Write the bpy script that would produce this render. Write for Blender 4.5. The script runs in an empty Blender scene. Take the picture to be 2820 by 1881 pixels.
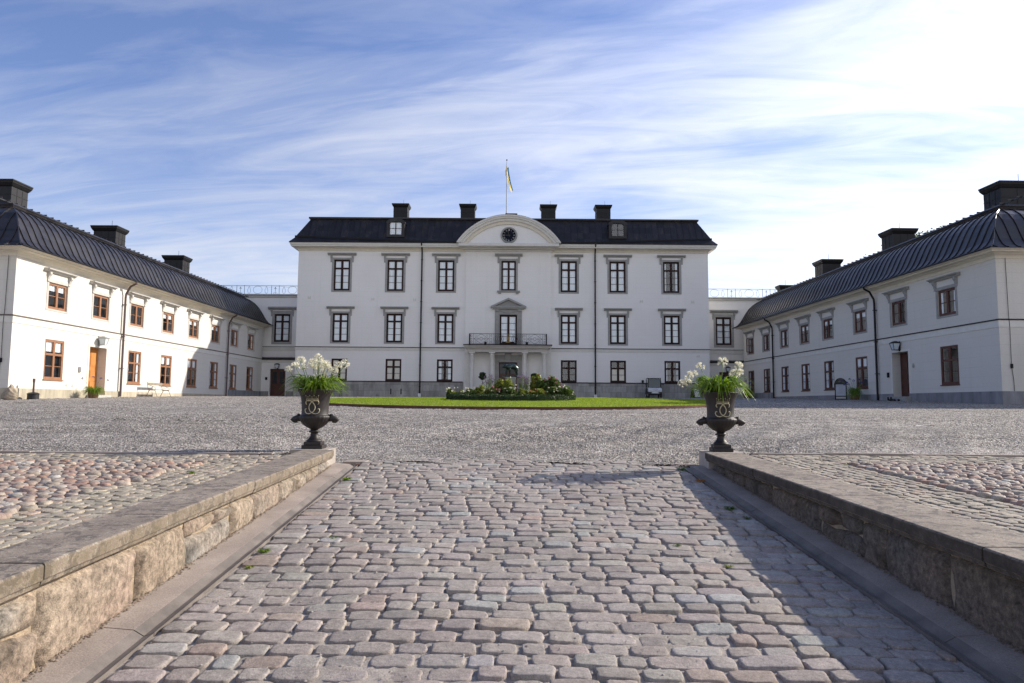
import bpy, bmesh, math, random
import numpy as np
from mathutils import Vector, Matrix
R = math.radians
PI = math.pi
sc = bpy.context.scene
# ------------------------------------------------------------------ camera, sky, sun, exposure
# world frame: eye of the photographer at (0,0,0), Y into the courtyard, Z up, metres
PITCH, ROLL = 8.75267393e-02, 7.26510646e-03
cam_d = bpy.data.cameras.new('camera'); cam = bpy.data.objects.new('camera', cam_d)
sc.collection.objects.link(cam); sc.camera = cam
cam_d.sensor_width = 36.0; cam_d.lens = 1951.0/2820*36.0
cam_d.clip_start = 0.05; cam_d.clip_end = 4000
_r = Vector((math.cos(ROLL), -math.sin(ROLL)*math.sin(PITCH), math.sin(ROLL)*math.cos(PITCH)))
_u = Vector((-math.sin(ROLL), -math.cos(ROLL)*math.sin(PITCH), math.cos(ROLL)*math.cos(PITCH)))
_w = Vector((0, math.cos(PITCH), math.sin(PITCH)))
cam.matrix_world = Matrix(((_r.x,_u.x,-_w.x,0),(_r.y,_u.y,-_w.y,0),(_r.z,_u.z,-_w.z,0),(0,0,0,1)))
sc.view_settings.view_transform = 'Standard'; sc.view_settings.look = 'None'
sc.view_settings.exposure = 0.97; sc.view_settings.gamma = 1.0
sc.view_settings.use_curve_mapping = False
SUN = Vector((1.0, 0.46, 0.60)).normalized()       # towards the sun
EL = math.asin(SUN.z); AZ = math.atan2(SUN.x, SUN.y)
sd = bpy.data.lights.new('sun', 'SUN'); sd.energy = 3.1; sd.angle = R(0.5); sd.color = (1.0, 0.92, 0.80)
so = bpy.data.objects.new('sun', sd); sc.collection.objects.link(so)
so.rotation_euler = SUN.to_track_quat('Z', 'Y').to_euler()
so.location = SUN*200

class NT:
    """small node-tree helper"""
    def __init__(s, tree): s.t = tree; s.t.nodes.clear()
    def n(s, typ, **kw):
        nd = s.t.nodes.new(typ)
        for k, v in kw.items():
            if k.startswith('i_'):
                key = k[2:]
                key = int(key) if key.isdigit() else key.replace('_', ' ')
                nd.inputs[key].default_value = v
            else: setattr(nd, k, v)
        return nd
    def l(s, a, b):
        if isinstance(a, bpy.types.Node): a = a.outputs[0]
        s.t.links.new(a, b)
    def math(s, op, a, b=None, c=None, clamp=False):
        nd = s.n('ShaderNodeMath', operation=op); nd.use_clamp = clamp
        for i, x in enumerate((a, b, c)):
            if x is None: continue
            if isinstance(x, (int, float)): nd.inputs[i].default_value = x
            else: s.l(x, nd.inputs[i])
        return nd.outputs[0]
    def mix(s, fac, a, b, typ='MIX'):
        nd = s.n('ShaderNodeMix', data_type='RGBA', blend_type=typ)
        for sock, x in ((nd.inputs[0], fac), (nd.inputs[6], a), (nd.inputs[7], b)):
            if isinstance(x, (int, float)): sock.default_value = x
            elif isinstance(x, tuple): sock.default_value = (*x[:3], 1)
            else: s.l(x, sock)
        return nd.outputs[2]
    def ramp(s, fac, stops, interp='LINEAR'):
        nd = s.n('ShaderNodeValToRGB'); cr = nd.color_ramp; cr.interpolation = interp
        while len(cr.elements) < len(stops): cr.elements.new(0.5)
        for e, (p, c) in zip(cr.elements, stops):
            e.position = p; e.color = (c, c, c, 1) if isinstance(c, (int, float)) else (*c[:3], 1)
        s.l(fac, nd.inputs[0]); return nd.outputs[0]
    def noise(s, vec, scale, detail=4, rough=0.55, dist=0.0):
        nd = s.n('ShaderNodeTexNoise'); nd.inputs['Scale'].default_value = scale
        nd.inputs['Detail'].default_value = detail; nd.inputs['Roughness'].default_value = rough
        nd.inputs['Distortion'].default_value = dist
        if vec is not None: s.l(vec, nd.inputs['Vector'])
        return nd.outputs[0]
    def vmap(s, vec, scale=(1,1,1), rot=(0,0,0), loc=(0,0,0)):
        nd = s.n('ShaderNodeMapping'); nd.inputs['Scale'].default_value = scale
        nd.inputs['Rotation'].default_value = rot; nd.inputs['Location'].default_value = loc
        s.l(vec, nd.inputs['Vector']); return nd.outputs[0]

world = bpy.data.worlds.new('World'); sc.world = world; world.use_nodes = True
N = NT(world.node_tree)
out = N.n('ShaderNodeOutputWorld'); bg = N.n('ShaderNodeBackground'); bg.inputs['Strength'].default_value = 0.078
N.l(bg, out.inputs[0])
sky = N.n('ShaderNodeTexSky', sky_type='NISHITA'); sky.sun_disc = False
sky.sun_elevation = EL; sky.sun_rotation = AZ; sky.air_density = 1.0; sky.dust_density = 0.6; sky.ozone_density = 1.6
tc = N.n('ShaderNodeTexCoord')
sep = N.n('ShaderNodeSeparateXYZ'); N.l(tc.outputs['Generated'], sep.inputs[0])
dx, dy, dz = sep.outputs
zz = N.math('MAXIMUM', dz, 0.0)
zp = N.math('ADD', zz, 0.12)
px_, py_ = N.math('DIVIDE', dx, zp), N.math('DIVIDE', dy, zp)
comb = N.n('ShaderNodeCombineXYZ'); N.l(px_, comb.inputs[0]); N.l(py_, comb.inputs[1])
# cirrus sheets drawn out along one wind direction
def streak(ang, sc_, loc):
    return N.vmap(N.vmap(comb.outputs[0], rot=(0, 0, R(ang))), scale=sc_, loc=loc)
P1 = streak(14, (0.55, 1.45, 1), (1.4, 0.3, 0))
P2 = streak(8, (1.2, 4.2, 1), (3.1, 1.2, 0))
P3 = streak(22, (0.45, 0.95, 1), (1.0, 5.2, 0))
c1 = N.noise(P1, 1.1, 9, 0.58, 1.1)
c2 = N.noise(P2, 1.4, 9, 0.60, 1.6)
c3 = N.noise(P3, 1.0, 4, 0.5, 0.8)
cl = N.math('ADD', N.math('MULTIPLY', c1, 0.62), N.math('MULTIPLY', c2, 0.38))
# more veil towards the sun side of the sky
sx = N.math('ADD', N.math('MULTIPLY', dx, 0.90), N.math('MULTIPLY', dz, -0.10))
veil = N.math('MULTIPLY_ADD', sx, 0.36, 0.33)
veil = N.math('ADD', veil, N.math('MULTIPLY', N.math('MAXIMUM', N.math('MULTIPLY', dy, -1.0), 0.0), 0.55))  # extra cloud behind the camera, out of view, added to brighten the facade
low = N.math('SUBTRACT', 0.40, zz)
veil = N.math('ADD', veil, N.math('MULTIPLY', low, 1.35))
f = N.math('ADD', N.math('MULTIPLY_ADD', cl, 1.75, -0.90), N.math('MULTIPLY_ADD', c3, 1.0, -0.50))
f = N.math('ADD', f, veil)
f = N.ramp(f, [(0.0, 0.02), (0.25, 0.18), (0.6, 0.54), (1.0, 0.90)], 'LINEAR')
skyt = N.mix(1.0, sky.outputs[0], (0.90, 0.92, 1.18), 'MULTIPLY')
sunv = N.n('ShaderNodeVectorMath', operation='DOT_PRODUCT'); N.l(tc.outputs['Generated'], sunv.inputs[0]); sunv.inputs[1].default_value = SUN
sg = N.math('POWER', N.math('MAXIMUM', sunv.outputs['Value'], 0.0), 3.0)
cb = N.math('MULTIPLY_ADD', sg, 8.0, 5.9)
cc = N.n('ShaderNodeVectorMath', operation='SCALE'); cc.inputs[0].default_value = (0.97, 0.985, 1.05); N.l(cb, cc.inputs[3])
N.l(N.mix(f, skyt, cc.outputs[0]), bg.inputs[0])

# ------------------------------------------------------------------ materials
MATS = {}
def mat(name, col, rough=0.7, metal=0.0, var=0.12, vscale=3.0, bump=0.0, bscale=40.0, spec=0.5, hue=None, tint=False, coord='Object', bdist=0.01, fine=0.0, fscale=60.0):
    if name in MATS: return MATS[name]
    m = bpy.data.materials.new(name); m.use_nodes = True; n = NT(m.node_tree)
    o = n.n('ShaderNodeOutputMaterial'); p = n.n('ShaderNodeBsdfPrincipled')
    n.l(p, o.inputs[0]); p.inputs['Roughness'].default_value = rough; p.inputs['Metallic'].default_value = metal
    p.inputs['Specular IOR Level'].default_value = spec
    t = n.n('ShaderNodeTexCoord'); vec = t.outputs[coord]
    no = n.noise(vec, vscale, 6, 0.6)
    lo = tuple(max(0, c*(1-var)) for c in col); hi = tuple(min(1, c*(1+var)) for c in (hue or col))
    c = n.mix(n.ramp(no, [(0.3, 0), (0.7, 1)]), lo, hi)
    if fine:
        fn = n.noise(vec, fscale, 4, 0.7)
        c = n.mix(1.0, c, n.ramp(fn, [(0.25, 1-fine), (0.75, 1+fine)]), 'MULTIPLY')
    if tint:
        a = n.n('ShaderNodeAttribute', attribute_name='tint'); c = n.mix(1.0, c, a.outputs['Color'], 'MULTIPLY')
    n.l(c, p.inputs['Base Color'])
    if bump:
        b = n.n('ShaderNodeBump'); b.inputs['Strength'].default_value = bump; b.inputs['Distance'].default_value = bdist
        n.l(n.noise(vec, bscale, 6, 0.65), b.inputs['Height']); n.l(b, p.inputs['Normal'])
    m['_n'] = 1
    MATS[name] = m; return m

def plaster_mat(name, base, joint=0.47, jdark=0.10, ztop=99.0, streak=0.10, zoff=0.0, xlo=None, xhi=None):
    """white lime plaster: struck joints, faint patches and run-off streaks"""
    m = bpy.data.materials.new(name); m.use_nodes = True; n = NT(m.node_tree)
    o = n.n('ShaderNodeOutputMaterial'); p = n.n('ShaderNodeBsdfPrincipled'); n.l(p, o.inputs[0])
    p.inputs['Roughness'].default_value = 0.88; p.inputs['Specular IOR Level'].default_value = 0.25
    t = n.n('ShaderNodeTexCoord'); vec = t.outputs['Object']
    s = n.n('ShaderNodeSeparateXYZ'); n.l(vec, s.inputs[0])
    z = n.math('ADD', s.outputs[2], zoff)
    fr = n.math('FRACT', n.math('DIVIDE', z, joint))
    d = n.math('ABSOLUTE', n.math('SUBTRACT', fr, 0.5))
    line = n.math('GREATER_THAN', d, 0.5-0.018/joint*0.5)
    line = n.math('MULTIPLY', line, n.math('LESS_THAN', z, ztop))
    big = n.noise(vec, 0.35, 5, 0.6)
    c = n.mix(n.ramp(big, [(0.35, 0), (0.7, 1)]), base, tuple(b*q for b, q in zip(base, (0.955, 0.95, 0.94))))
    st = n.noise(n.vmap(vec, scale=(3.0, 3.0, 0.16)), 1.0, 5, 0.6)
    c = n.mix(n.math('MULTIPLY', n.ramp(st, [(0.55, 0), (0.85, 1)]), streak*3), c, tuple(b*q for b, q in zip(base, (0.78, 0.77, 0.75))))
    fin = n.noise(vec, 9.0, 5, 0.7)
    c = n.mix(1.0, c, n.ramp(fin, [(0.3, 0.965), (0.7, 1.02)]), 'MULTIPLY')
    jn = n.noise(vec, 0.6, 2, 0.5)
    lf = n.math('MULTIPLY', line, n.math('MULTIPLY', n.ramp(jn, [(0.35, 0.25), (0.6, 1.0)]), jdark*3.0))
    c = n.mix(lf, c, tuple(b*0.62 for b in base))
    n.l(c, p.inputs['Base Color'])
    b = n.n('ShaderNodeBump'); b.inputs['Strength'].default_value = 0.35; b.inputs['Distance'].default_value = 0.02
    h = n.math('SUBTRACT', n.noise(vec, 14, 5, 0.6), n.math('MULTIPLY', line, 0.4))
    n.l(h, b.inputs['Height']); n.l(b, p.inputs['Normal'])
    return m

def ashlar_mat(name, base, bw=0.95, bh=0.52, var=0.3):
    m = bpy.data.materials.new(name); m.use_nodes = True; n = NT(m.node_tree)
    o = n.n('ShaderNodeOutputMaterial'); p = n.n('ShaderNodeBsdfPrincipled'); n.l(p, o.inputs[0])
    p.inputs['Roughness'].default_value = 0.8
    t = n.n('ShaderNodeTexCoord'); v = t.outputs['Object']
    s = n.n('ShaderNodeSeparateXYZ'); n.l(v, s.inputs[0]); cm = n.n('ShaderNodeCombineXYZ')
    n.l(n.math('ADD', s.outputs[0], s.outputs[1]), cm.inputs[0]); n.l(s.outputs[2], cm.inputs[1])
    br = n.n('ShaderNodeTexBrick'); n.l(cm, br.inputs['Vector'])
    br.inputs['Scale'].default_value = 1.0; br.inputs['Brick Width'].default_value = bw; br.inputs['Row Height'].default_value = bh
    br.inputs['Mortar Size'].default_value = 0.008; br.inputs['Color1'].default_value = (*[b*(1-var) for b in base], 1)
    br.inputs['Color2'].default_value = (*[b*(1+var) for b in base], 1); br.inputs['Mortar'].default_value = (*[b*0.5 for b in base], 1)
    c = n.mix(1.0, br.outputs[0], n.ramp(n.noise(n.vmap(v, scale=(1.5, 1.5, 0.4)), 1.6, 7, 0.7), [(0.3, 0.62), (0.7, 1.2)]), 'MULTIPLY')
    n.l(c, p.inputs['Base Color'])
    b = n.n('ShaderNodeBump'); b.inputs['Strength'].default_value = 0.4; b.inputs['Distance'].default_value = 0.02
    n.l(n.noise(v, 12, 5, 0.6), b.inputs['Height']); n.l(b, p.inputs['Normal']); return m

def glass_mat(name, body=(0.5, 0.55, 0.55), refl=1.0, dark=0.0):
    m = bpy.data.materials.new(name); m.use_nodes = True; n = NT(m.node_tree)
    o = n.n('ShaderNodeOutputMaterial')
    tr = n.n('ShaderNodeBsdfTransparent'); tr.inputs[0].default_value = (0.98-dark, 0.99-dark, 0.99-dark, 1)
    gl = n.n('ShaderNodeBsdfGlossy'); gl.inputs['Roughness'].default_value = 0.02; gl.inputs[0].default_value = (refl, refl, refl, 1)
    t = n.n('ShaderNodeTexCoord'); b = n.n('ShaderNodeBump'); b.inputs['Strength'].default_value = 0.015; b.inputs['Distance'].default_value = 0.02
    n.l(n.noise(t.outputs['Object'], 2.0, 1, 0.5), b.inputs['Height']); n.l(b, gl.inputs['Normal'])
    fr = n.n('ShaderNodeLayerWeight'); fr.inputs['Blend'].default_value = 0.5
    mx = n.n('ShaderNodeMixShader'); n.l(n.math('MULTIPLY_ADD', n.math('POWER', fr.outputs['Facing'], 4.0), 0.6, 0.07, True), mx.inputs[0]); n.l(tr, mx.inputs[1]); n.l(gl, mx.inputs[2])
    n.l(mx, o.inputs[0]); return m

def roof_mat(name, col, rough, moss=0.0):
    m = bpy.data.materials.new(name); m.use_nodes = True; n = NT(m.node_tree)
    o = n.n('ShaderNodeOutputMaterial'); p = n.n('ShaderNodeBsdfPrincipled'); n.l(p, o.inputs[0])
    t = n.n('ShaderNodeTexCoord'); v = t.outputs['Object']
    a = n.noise(v, 0.9, 6, 0.65); c = n.mix(n.ramp(a, [(0.3, 0), (0.7, 1)]), tuple(x*0.75 for x in col), tuple(x*1.35 for x in col))
    st = n.noise(n.vmap(v, scale=(2.5, 2.5, 0.35)), 1.0, 6, 0.7)
    c = n.mix(n.math('MULTIPLY', n.ramp(st, [(0.52, 0), (0.75, 1)]), moss), c, (0.045, 0.032, 0.020))
    s = n.n('ShaderNodeSeparateXYZ'); n.l(v, s.inputs[0])
    wn = n.n('ShaderNodeTexWhiteNoise', noise_dimensions='2D'); cmb = n.n('ShaderNodeCombineXYZ')
    n.l(n.math('FLOOR', n.math('DIVIDE', s.outputs[0], 0.56)), cmb.inputs[0]); n.l(n.math('FLOOR', n.math('DIVIDE', s.outputs[2], 0.62)), cmb.inputs[1]); n.l(cmb, wn.inputs[0])
    c = n.mix(1.0, c, n.ramp(wn.outputs[0], [(0, 0.62), (1, 1.5)]), 'MULTIPLY')
    n.l(c, p.inputs['Base Color']); n.l(n.ramp(a, [(0.2, rough-0.08), (0.8, rough+0.12)]), p.inputs['Roughness'])
    b = n.n('ShaderNodeBump'); b.inputs['Strength'].default_value = 0.25; b.inputs['Distance'].default_value = 0.03
    n.l(n.noise(v, 2.2, 3, 0.5), b.inputs['Height']); n.l(b, p.inputs['Normal']); return m

M = {}
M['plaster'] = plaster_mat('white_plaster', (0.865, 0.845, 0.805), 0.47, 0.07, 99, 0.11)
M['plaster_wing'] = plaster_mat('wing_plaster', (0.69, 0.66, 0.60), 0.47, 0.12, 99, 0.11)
M['cornice'] = mat('cream_cornice', (0.72, 0.66, 0.54), 0.85, var=0.06, bump=0.2, bscale=14, fine=0.03)
M['cornice_pale'] = mat('pale_cornice', (0.70, 0.68, 0.62), 0.85, var=0.06, bump=0.2, bscale=14, fine=0.03)
M['trim'] = mat('grey_limestone_trim', (0.33, 0.325, 0.305), 0.85, var=0.12, bump=0.25, bscale=20, fine=0.06)
M['trim_pale'] = mat('pale_plaster_trim', (0.50, 0.475, 0.43), 0.85, var=0.10, bump=0.2, bscale=20)
M['plinth'] = ashlar_mat('grey_ashlar_plinth', (0.37, 0.36, 0.335), var=0.22)
M['plinth_pale'] = ashlar_mat('sand_ashlar_plinth', (0.50, 0.44, 0.33), 1.7, 1.2, 0.08)
M['plinth_blue'] = ashlar_mat('granite_ashlar_plinth', (0.26, 0.26, 0.27), 1.4, 1.2, 0.12)
M['roof'] = roof_mat('black_sheet_roof', (0.014, 0.013, 0.0145), 0.5, 0.85)
M['roof_wing'] = roof_mat('black_wing_roof', (0.024, 0.0215, 0.022), 0.30, 0.1)
M['chimney'] = mat('black_sheet_chimney', (0.0105,0.0098,0.0105), 0.5, var=0.35, vscale=2, spec=.35)
M['iron'] = mat('black_iron', (0.008, 0.008, 0.009), 0.55, var=0.3, spec=.25)
M['pipe'] = mat('dark_downpipe', (0.010, 0.009, 0.010), 0.5, var=0.25, spec=.25)
M['pipe_brown'] = mat('brown_downpipe', (0.10, 0.065, 0.065), 0.4, var=0.15)
M['frame_dark'] = mat('dark_red_brown_paint', (0.030, 0.012, 0.009), 0.6, var=0.3, vscale=6, spec=0.25)
M['frame_orange'] = mat('orange_brown_paint', (0.29, 0.135, 0.066), 0.55, var=0.18, vscale=6)
M['frame_right'] = mat('shaded_orange_brown_paint', (0.10, 0.040, 0.028), 0.55, var=0.2, vscale=6)  # the left wing's frame paint again, with shade put into its colour
M['bar'] = mat('pale_glazing_bar', (0.35, 0.36, 0.38), 0.5, var=0.1)
M['door_orange'] = mat('orange_door_paint', (0.52, 0.215, 0.055), 0.45, var=0.12, vscale=4)
M['door_brown'] = mat('brown_door_paint', (0.085, 0.030, 0.020), 0.45, var=0.2)
M['glass'] = glass_mat('window_glass')
M['curtain'] = mat('white_curtain', (0.90, 0.93, 0.97), 0.9, var=0.05, vscale=2)
M['curtain_blind'] = mat('cream_blind', (0.62, 0.56, 0.47), 0.9, var=0.12, vscale=2)
M['dark_sheet'] = mat('unlit_room_sheet', (0.016,0.011,0.009), 0.9)  # stands in for the unlit room behind the glass, darkness put into colour
M['interior'] = mat('dark_room', (0.022, 0.020, 0.020), 0.9, var=0.5, vscale=0.8)
M['room_grey'] = mat('grey_room', (0.26, 0.25, 0.24), 0.9, var=0.5, vscale=0.8)
M['gold'] = mat('dull_gold', (0.60, 0.42, 0.16), 0.38, 0.6, var=0.2)
M['gold_pale'] = mat('worn_gilding', (0.48, 0.42, 0.27), 0.5, 0.2, var=0.35, vscale=30)
M['clock_blue'] = mat('dark_blue_dial', (0.004, 0.007, 0.016), 0.6, var=0.2, spec=.15)
M['cast_iron'] = mat('brown_cast_iron', (0.019, 0.0135, 0.0115), 0.55, 0.0, var=0.35, vscale=7, bump=0.25, bscale=60, bdist=0.004)

M['pole'] = mat('white_pole', (0.55, 0.56, 0.58), 0.4)
M['granite'] = mat('pink_granite_kerb', (0.32, 0.265, 0.225), 0.85, var=0.24, vscale=2.2, bump=0.5, bscale=70, bdist=0.006, fine=0.40, fscale=110)
M['granite_dark'] = mat('wet_dark_granite', (0.17, 0.145, 0.125), 0.8, var=0.35, vscale=4, bump=0.3, bscale=90, bdist=0.004, fine=0.22, fscale=140)
M['pillar'] = mat('pale_granite_pillar', (0.40, 0.35, 0.30), 0.8, var=0.15, vscale=6, bump=0.4, bscale=60, bdist=0.006, fine=0.15, fscale=110)
M['stem'] = mat('pale_green_stem', (0.16, 0.24, 0.06), 0.55, var=0.2)
M['bench'] = mat('weathered_bench_wood', (0.30, 0.25, 0.19), 0.8, var=0.25, vscale=8)
M['white_paint'] = mat('white_paint', (0.72, 0.72, 0.70), 0.5, var=0.05)
M['grey_metal'] = mat('grey_metal', (0.30, 0.30, 0.30), 0.4, 0.3, var=0.1)
M['black_plastic'] = mat('black_plastic', (0.012, 0.012, 0.013), 0.5, var=0.3)
M['terracotta'] = mat('brown_tub', (0.16, 0.085, 0.05), 0.8, var=0.25, vscale=6, bump=0.3)
M['rust'] = mat('rusty_steel_edging', (0.11, 0.045, 0.025), 0.85, var=0.35, vscale=2.5, bump=0.3)
M['soil'] = mat('dark_soil', (0.045, 0.032, 0.022), 0.95, var=0.4, bump=0.8, bscale=30)
M['bronze'] = mat('dark_bronze', (0.028, 0.045, 0.042), 0.30, 0.75, var=0.5, vscale=6)
M['lamp_glass'] = mat('milky_lamp_glass', (0.62, 0.68, 0.72), 0.15, var=0.05)
M['lichen_rock'] = mat('lichen_rock', (0.33, 0.27, 0.20), 0.9, var=0.35, vscale=4, bump=0.8, bscale=14, bdist=0.03, fine=0.25, fscale=25)
M['bark'] = mat('brown_bark', (0.09, 0.065, 0.045), 0.9, var=0.3, vscale=10, bump=0.5)

def coping_mat(nm='weathered_coping', crust=(0.15,0.115,0.065), c0=.10, c1_=.70):
    m = bpy.data.materials.new(nm); m.use_nodes = True; n = NT(m.node_tree)
    o = n.n('ShaderNodeOutputMaterial'); p = n.n('ShaderNodeBsdfPrincipled'); n.l(p, o.inputs[0]); p.inputs['Roughness'].default_value = 0.9
    t = n.n('ShaderNodeTexCoord'); v = t.outputs['Object']
    a = n.noise(v, 2.2, 6, 0.65)
    c = n.mix(n.ramp(a, [(0.3, 0), (0.7, 1)]), (0.18, 0.142, 0.11), (0.36, 0.295, 0.23))
    l1 = n.noise(v, 9.0, 8, 0.72, 0.6); c = n.mix(n.ramp(l1, [(0.50, 0), (0.56, 0.80)]), c, (0.095, 0.082, 0.070))
    l2 = n.noise(v, 26.0, 5, 0.6); c = n.mix(n.ramp(l2, [(0.60, 0), (0.68, 0.6)]), c, (0.47, 0.46, 0.38))
    gn = n.noise(v, 110, 3, 0.7); c = n.mix(1.0, c, n.ramp(gn, [(0.3, 0.62), (0.7, 1.32)]), 'MULTIPLY')
    # slab sides carry a dark crust, with shade painted in on the right
    s = n.n('ShaderNodeSeparateXYZ'); g = n.n('ShaderNodeNewGeometry'); n.l(g.outputs['True Normal'], s.inputs[0])
    side = n.math('SUBTRACT', 1.0, n.math('ABSOLUTE', s.outputs[2]))
    c = n.mix(n.math('MULTIPLY', side, n.ramp(n.noise(v, 7.0, 7, 0.7), [(0.35, c0), (0.65, c1_)])), c, crust)
    n.l(c, p.inputs['Base Color'])
    b = n.n('ShaderNodeBump'); b.inputs['Strength'].default_value = 0.7; b.inputs['Distance'].default_value = 0.008
    n.l(n.math('ADD', n.noise(v, 45, 6, 0.7), n.math('MULTIPLY', l1, 0.8)), b.inputs['Height']); n.l(b, p.inputs['Normal']); return m
M['coping'] = coping_mat()
M['coping_dark'] = coping_mat('shaded_crust_coping', (0.045,0.034,0.024), .75, 1.0)  # right wall copy: crust darkened further, its shade put into the colour

def stone_mat(name, moss=0.15, rough=0.72, bumps=0.35, fine=0.16, fscale=55):
    m = bpy.data.materials.new(name); m.use_nodes = True; n = NT(m.node_tree)
    o = n.n('ShaderNodeOutputMaterial'); p = n.n('ShaderNodeBsdfPrincipled'); n.l(p, o.inputs[0]); p.inputs['Roughness'].default_value = rough
    p.inputs['Specular IOR Level'].default_value = 0.35
    t = n.n('ShaderNodeTexCoord'); v = t.outputs['Object']
    a = n.n('ShaderNodeAttribute', attribute_name='tint'); c = a.outputs['Color']
    c = n.mix(1.0, c, n.ramp(n.noise(v, fscale, 6, 0.72), [(0.25, 1-fine*1.6), (0.75, 1+fine)]), 'MULTIPLY')
    c = n.mix(1.0, c, n.ramp(n.noise(v, 9, 6, 0.7, 0.5), [(0.32, 0.78), (0.68, 1.15)]), 'MULTIPLY')
    sp = n.noise(v, 150, 3, 0.6); c = n.mix(1.0, c, n.ramp(sp, [(0.30, 0.72), (0.5, 1.0), (0.72, 1.22)]), 'MULTIPLY')
    pit = n.noise(v, 46, 4, 0.6, 0.4); c = n.mix(n.ramp(pit, [(0.66, 0), (0.74, 0.65)]), c, (0.07, 0.058, 0.045))
    c = n.mix(n.math('MULTIPLY', n.ramp(n.noise(v, 2.0, 6, 0.7), [(0.58, 0), (0.75, 1)]), moss), c, (0.10, 0.095, 0.055))
    n.l(c, p.inputs['Base Color'])
    b = n.n('ShaderNodeBump'); b.inputs['Strength'].default_value = bumps; b.inputs['Distance'].default_value = 0.010
    n.l(n.math('ADD', n.noise(v, 22, 8, 0.75), n.math('MULTIPLY', n.noise(v, 120, 3, 0.6), 0.35)), b.inputs['Height']); n.l(b, p.inputs['Normal']); return m
M['cobble'] = stone_mat('worn_cobble_stone', 0.12, 0.78, 0.75, 0.24, 38)
M['sett'] = stone_mat('grey_sett_stone', 0.5, 0.8, 0.6, 0.22, 45)
M['field'] = stone_mat('round_field_stone', 0.05, 0.7, 0.4, 0.22, 40)
M['rubble'] = stone_mat('rubble_stone', 0.6, 0.92, 1.0, 0.55, 24)

def gravel_mat():
    m = bpy.data.materials.new('pale_grey_gravel'); m.use_nodes = True; n = NT(m.node_tree)
    o = n.n('ShaderNodeOutputMaterial'); p = n.n('ShaderNodeBsdfPrincipled'); n.l(p, o.inputs[0]); p.inputs['Roughness'].default_value = 0.85
    p.inputs['Specular IOR Level'].default_value = 0.3
    t = n.n('ShaderNodeTexCoord'); v = t.outputs['Object']
    vo = n.n('ShaderNodeTexVoronoi'); vo.inputs['Scale'].default_value = 48.0; n.l(v, vo.inputs['Vector'])
    w = n.n('ShaderNodeSeparateColor'); n.l(vo.outputs['Color'], w.inputs[0])
    c = n.ramp(w.outputs[0], [(0.0, (0.075, 0.068, 0.061)), (0.3, (0.225, 0.202, 0.178)), (0.7, (0.38, 0.342, 0.300)), (1.0, (0.66, 0.61, 0.55))])
    vo2 = n.n('ShaderNodeTexVoronoi'); vo2.inputs['Scale'].default_value = 9.0; n.l(v, vo2.inputs['Vector'])
    w2 = n.n('ShaderNodeSeparateColor'); n.l(vo2.outputs['Color'], w2.inputs[0])
    c = n.mix(1.0, c, n.ramp(w2.outputs[1], [(0, 0.80), (1, 1.20)]), 'MULTIPLY')
    # sand-rich and stone-rich patches, and long wheel marks sweeping into the gate
    a = n.noise(v, 0.45, 6, 0.65); c = n.mix(1.0, c, n.ramp(a, [(0.3, 0.76), (0.68, 1.12)]), 'MULTIPLY')
    wv = n.noise(n.vmap(v, scale=(0.12, 2.4, 1)), 1.0, 4, 0.6, 0.6); c = n.mix(1.0, c, n.ramp(wv, [(0.3, 0.84), (0.65, 1.10)]), 'MULTIPLY')
    # tyre tracks curving out of the gate have sorted the stones into finer and coarser bands
    sp_ = n.n('ShaderNodeSeparateXYZ'); n.l(v, sp_.inputs[0])
    fade = n.math('MULTIPLY', n.ramp(n.math('DIVIDE', sp_.outputs[1], 40.0), [(0.24, 0), (0.30, 1), (0.46, 0.8), (0.62, 0)]), n.ramp(n.noise(v, 0.22, 3, 0.5), [(0.40, 0.15), (0.6, 1.0)]))
    for (cx_, cy_, fq, ph) in ((9.0, 24.0, 5.2, 0.0), (-8.5, 22.0, 6.0, 1.0)):
        vm = n.n('ShaderNodeVectorMath', operation='DISTANCE'); cmb = n.n('ShaderNodeCombineXYZ'); n.l(sp_.outputs[0], cmb.inputs[0]); n.l(sp_.outputs[1], cmb.inputs[1]); n.l(cmb, vm.inputs[0]); vm.inputs[1].default_value = (cx_, cy_, 0)
        dd_ = n.math('ADD', n.math('MULTIPLY_ADD', vm.outputs['Value'], fq, ph), n.math('MULTIPLY', n.noise(v, 0.8, 3, 0.5), 1.4))
        sn = n.math('POWER', n.math('MULTIPLY_ADD', n.math('SINE', dd_), 0.5, 0.5), 4.0)
        c = n.mix(n.math('MULTIPLY', n.math('MULTIPLY', sn, fade), 0.34), c, (0.11, 0.10, 0.09))
    n.l(c, p.inputs['Base Color'])
    b = n.n('ShaderNodeBump'); b.inputs['Strength'].default_value = 0.9; b.inputs['Distance'].default_value = 0.02
    n.l(n.math('ADD', vo.outputs['Distance'], n.noise(v, 60, 3, 0.6)), b.inputs['Height']); n.l(b, p.inputs['Normal']); return m
M['gravel'] = gravel_mat()

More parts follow.
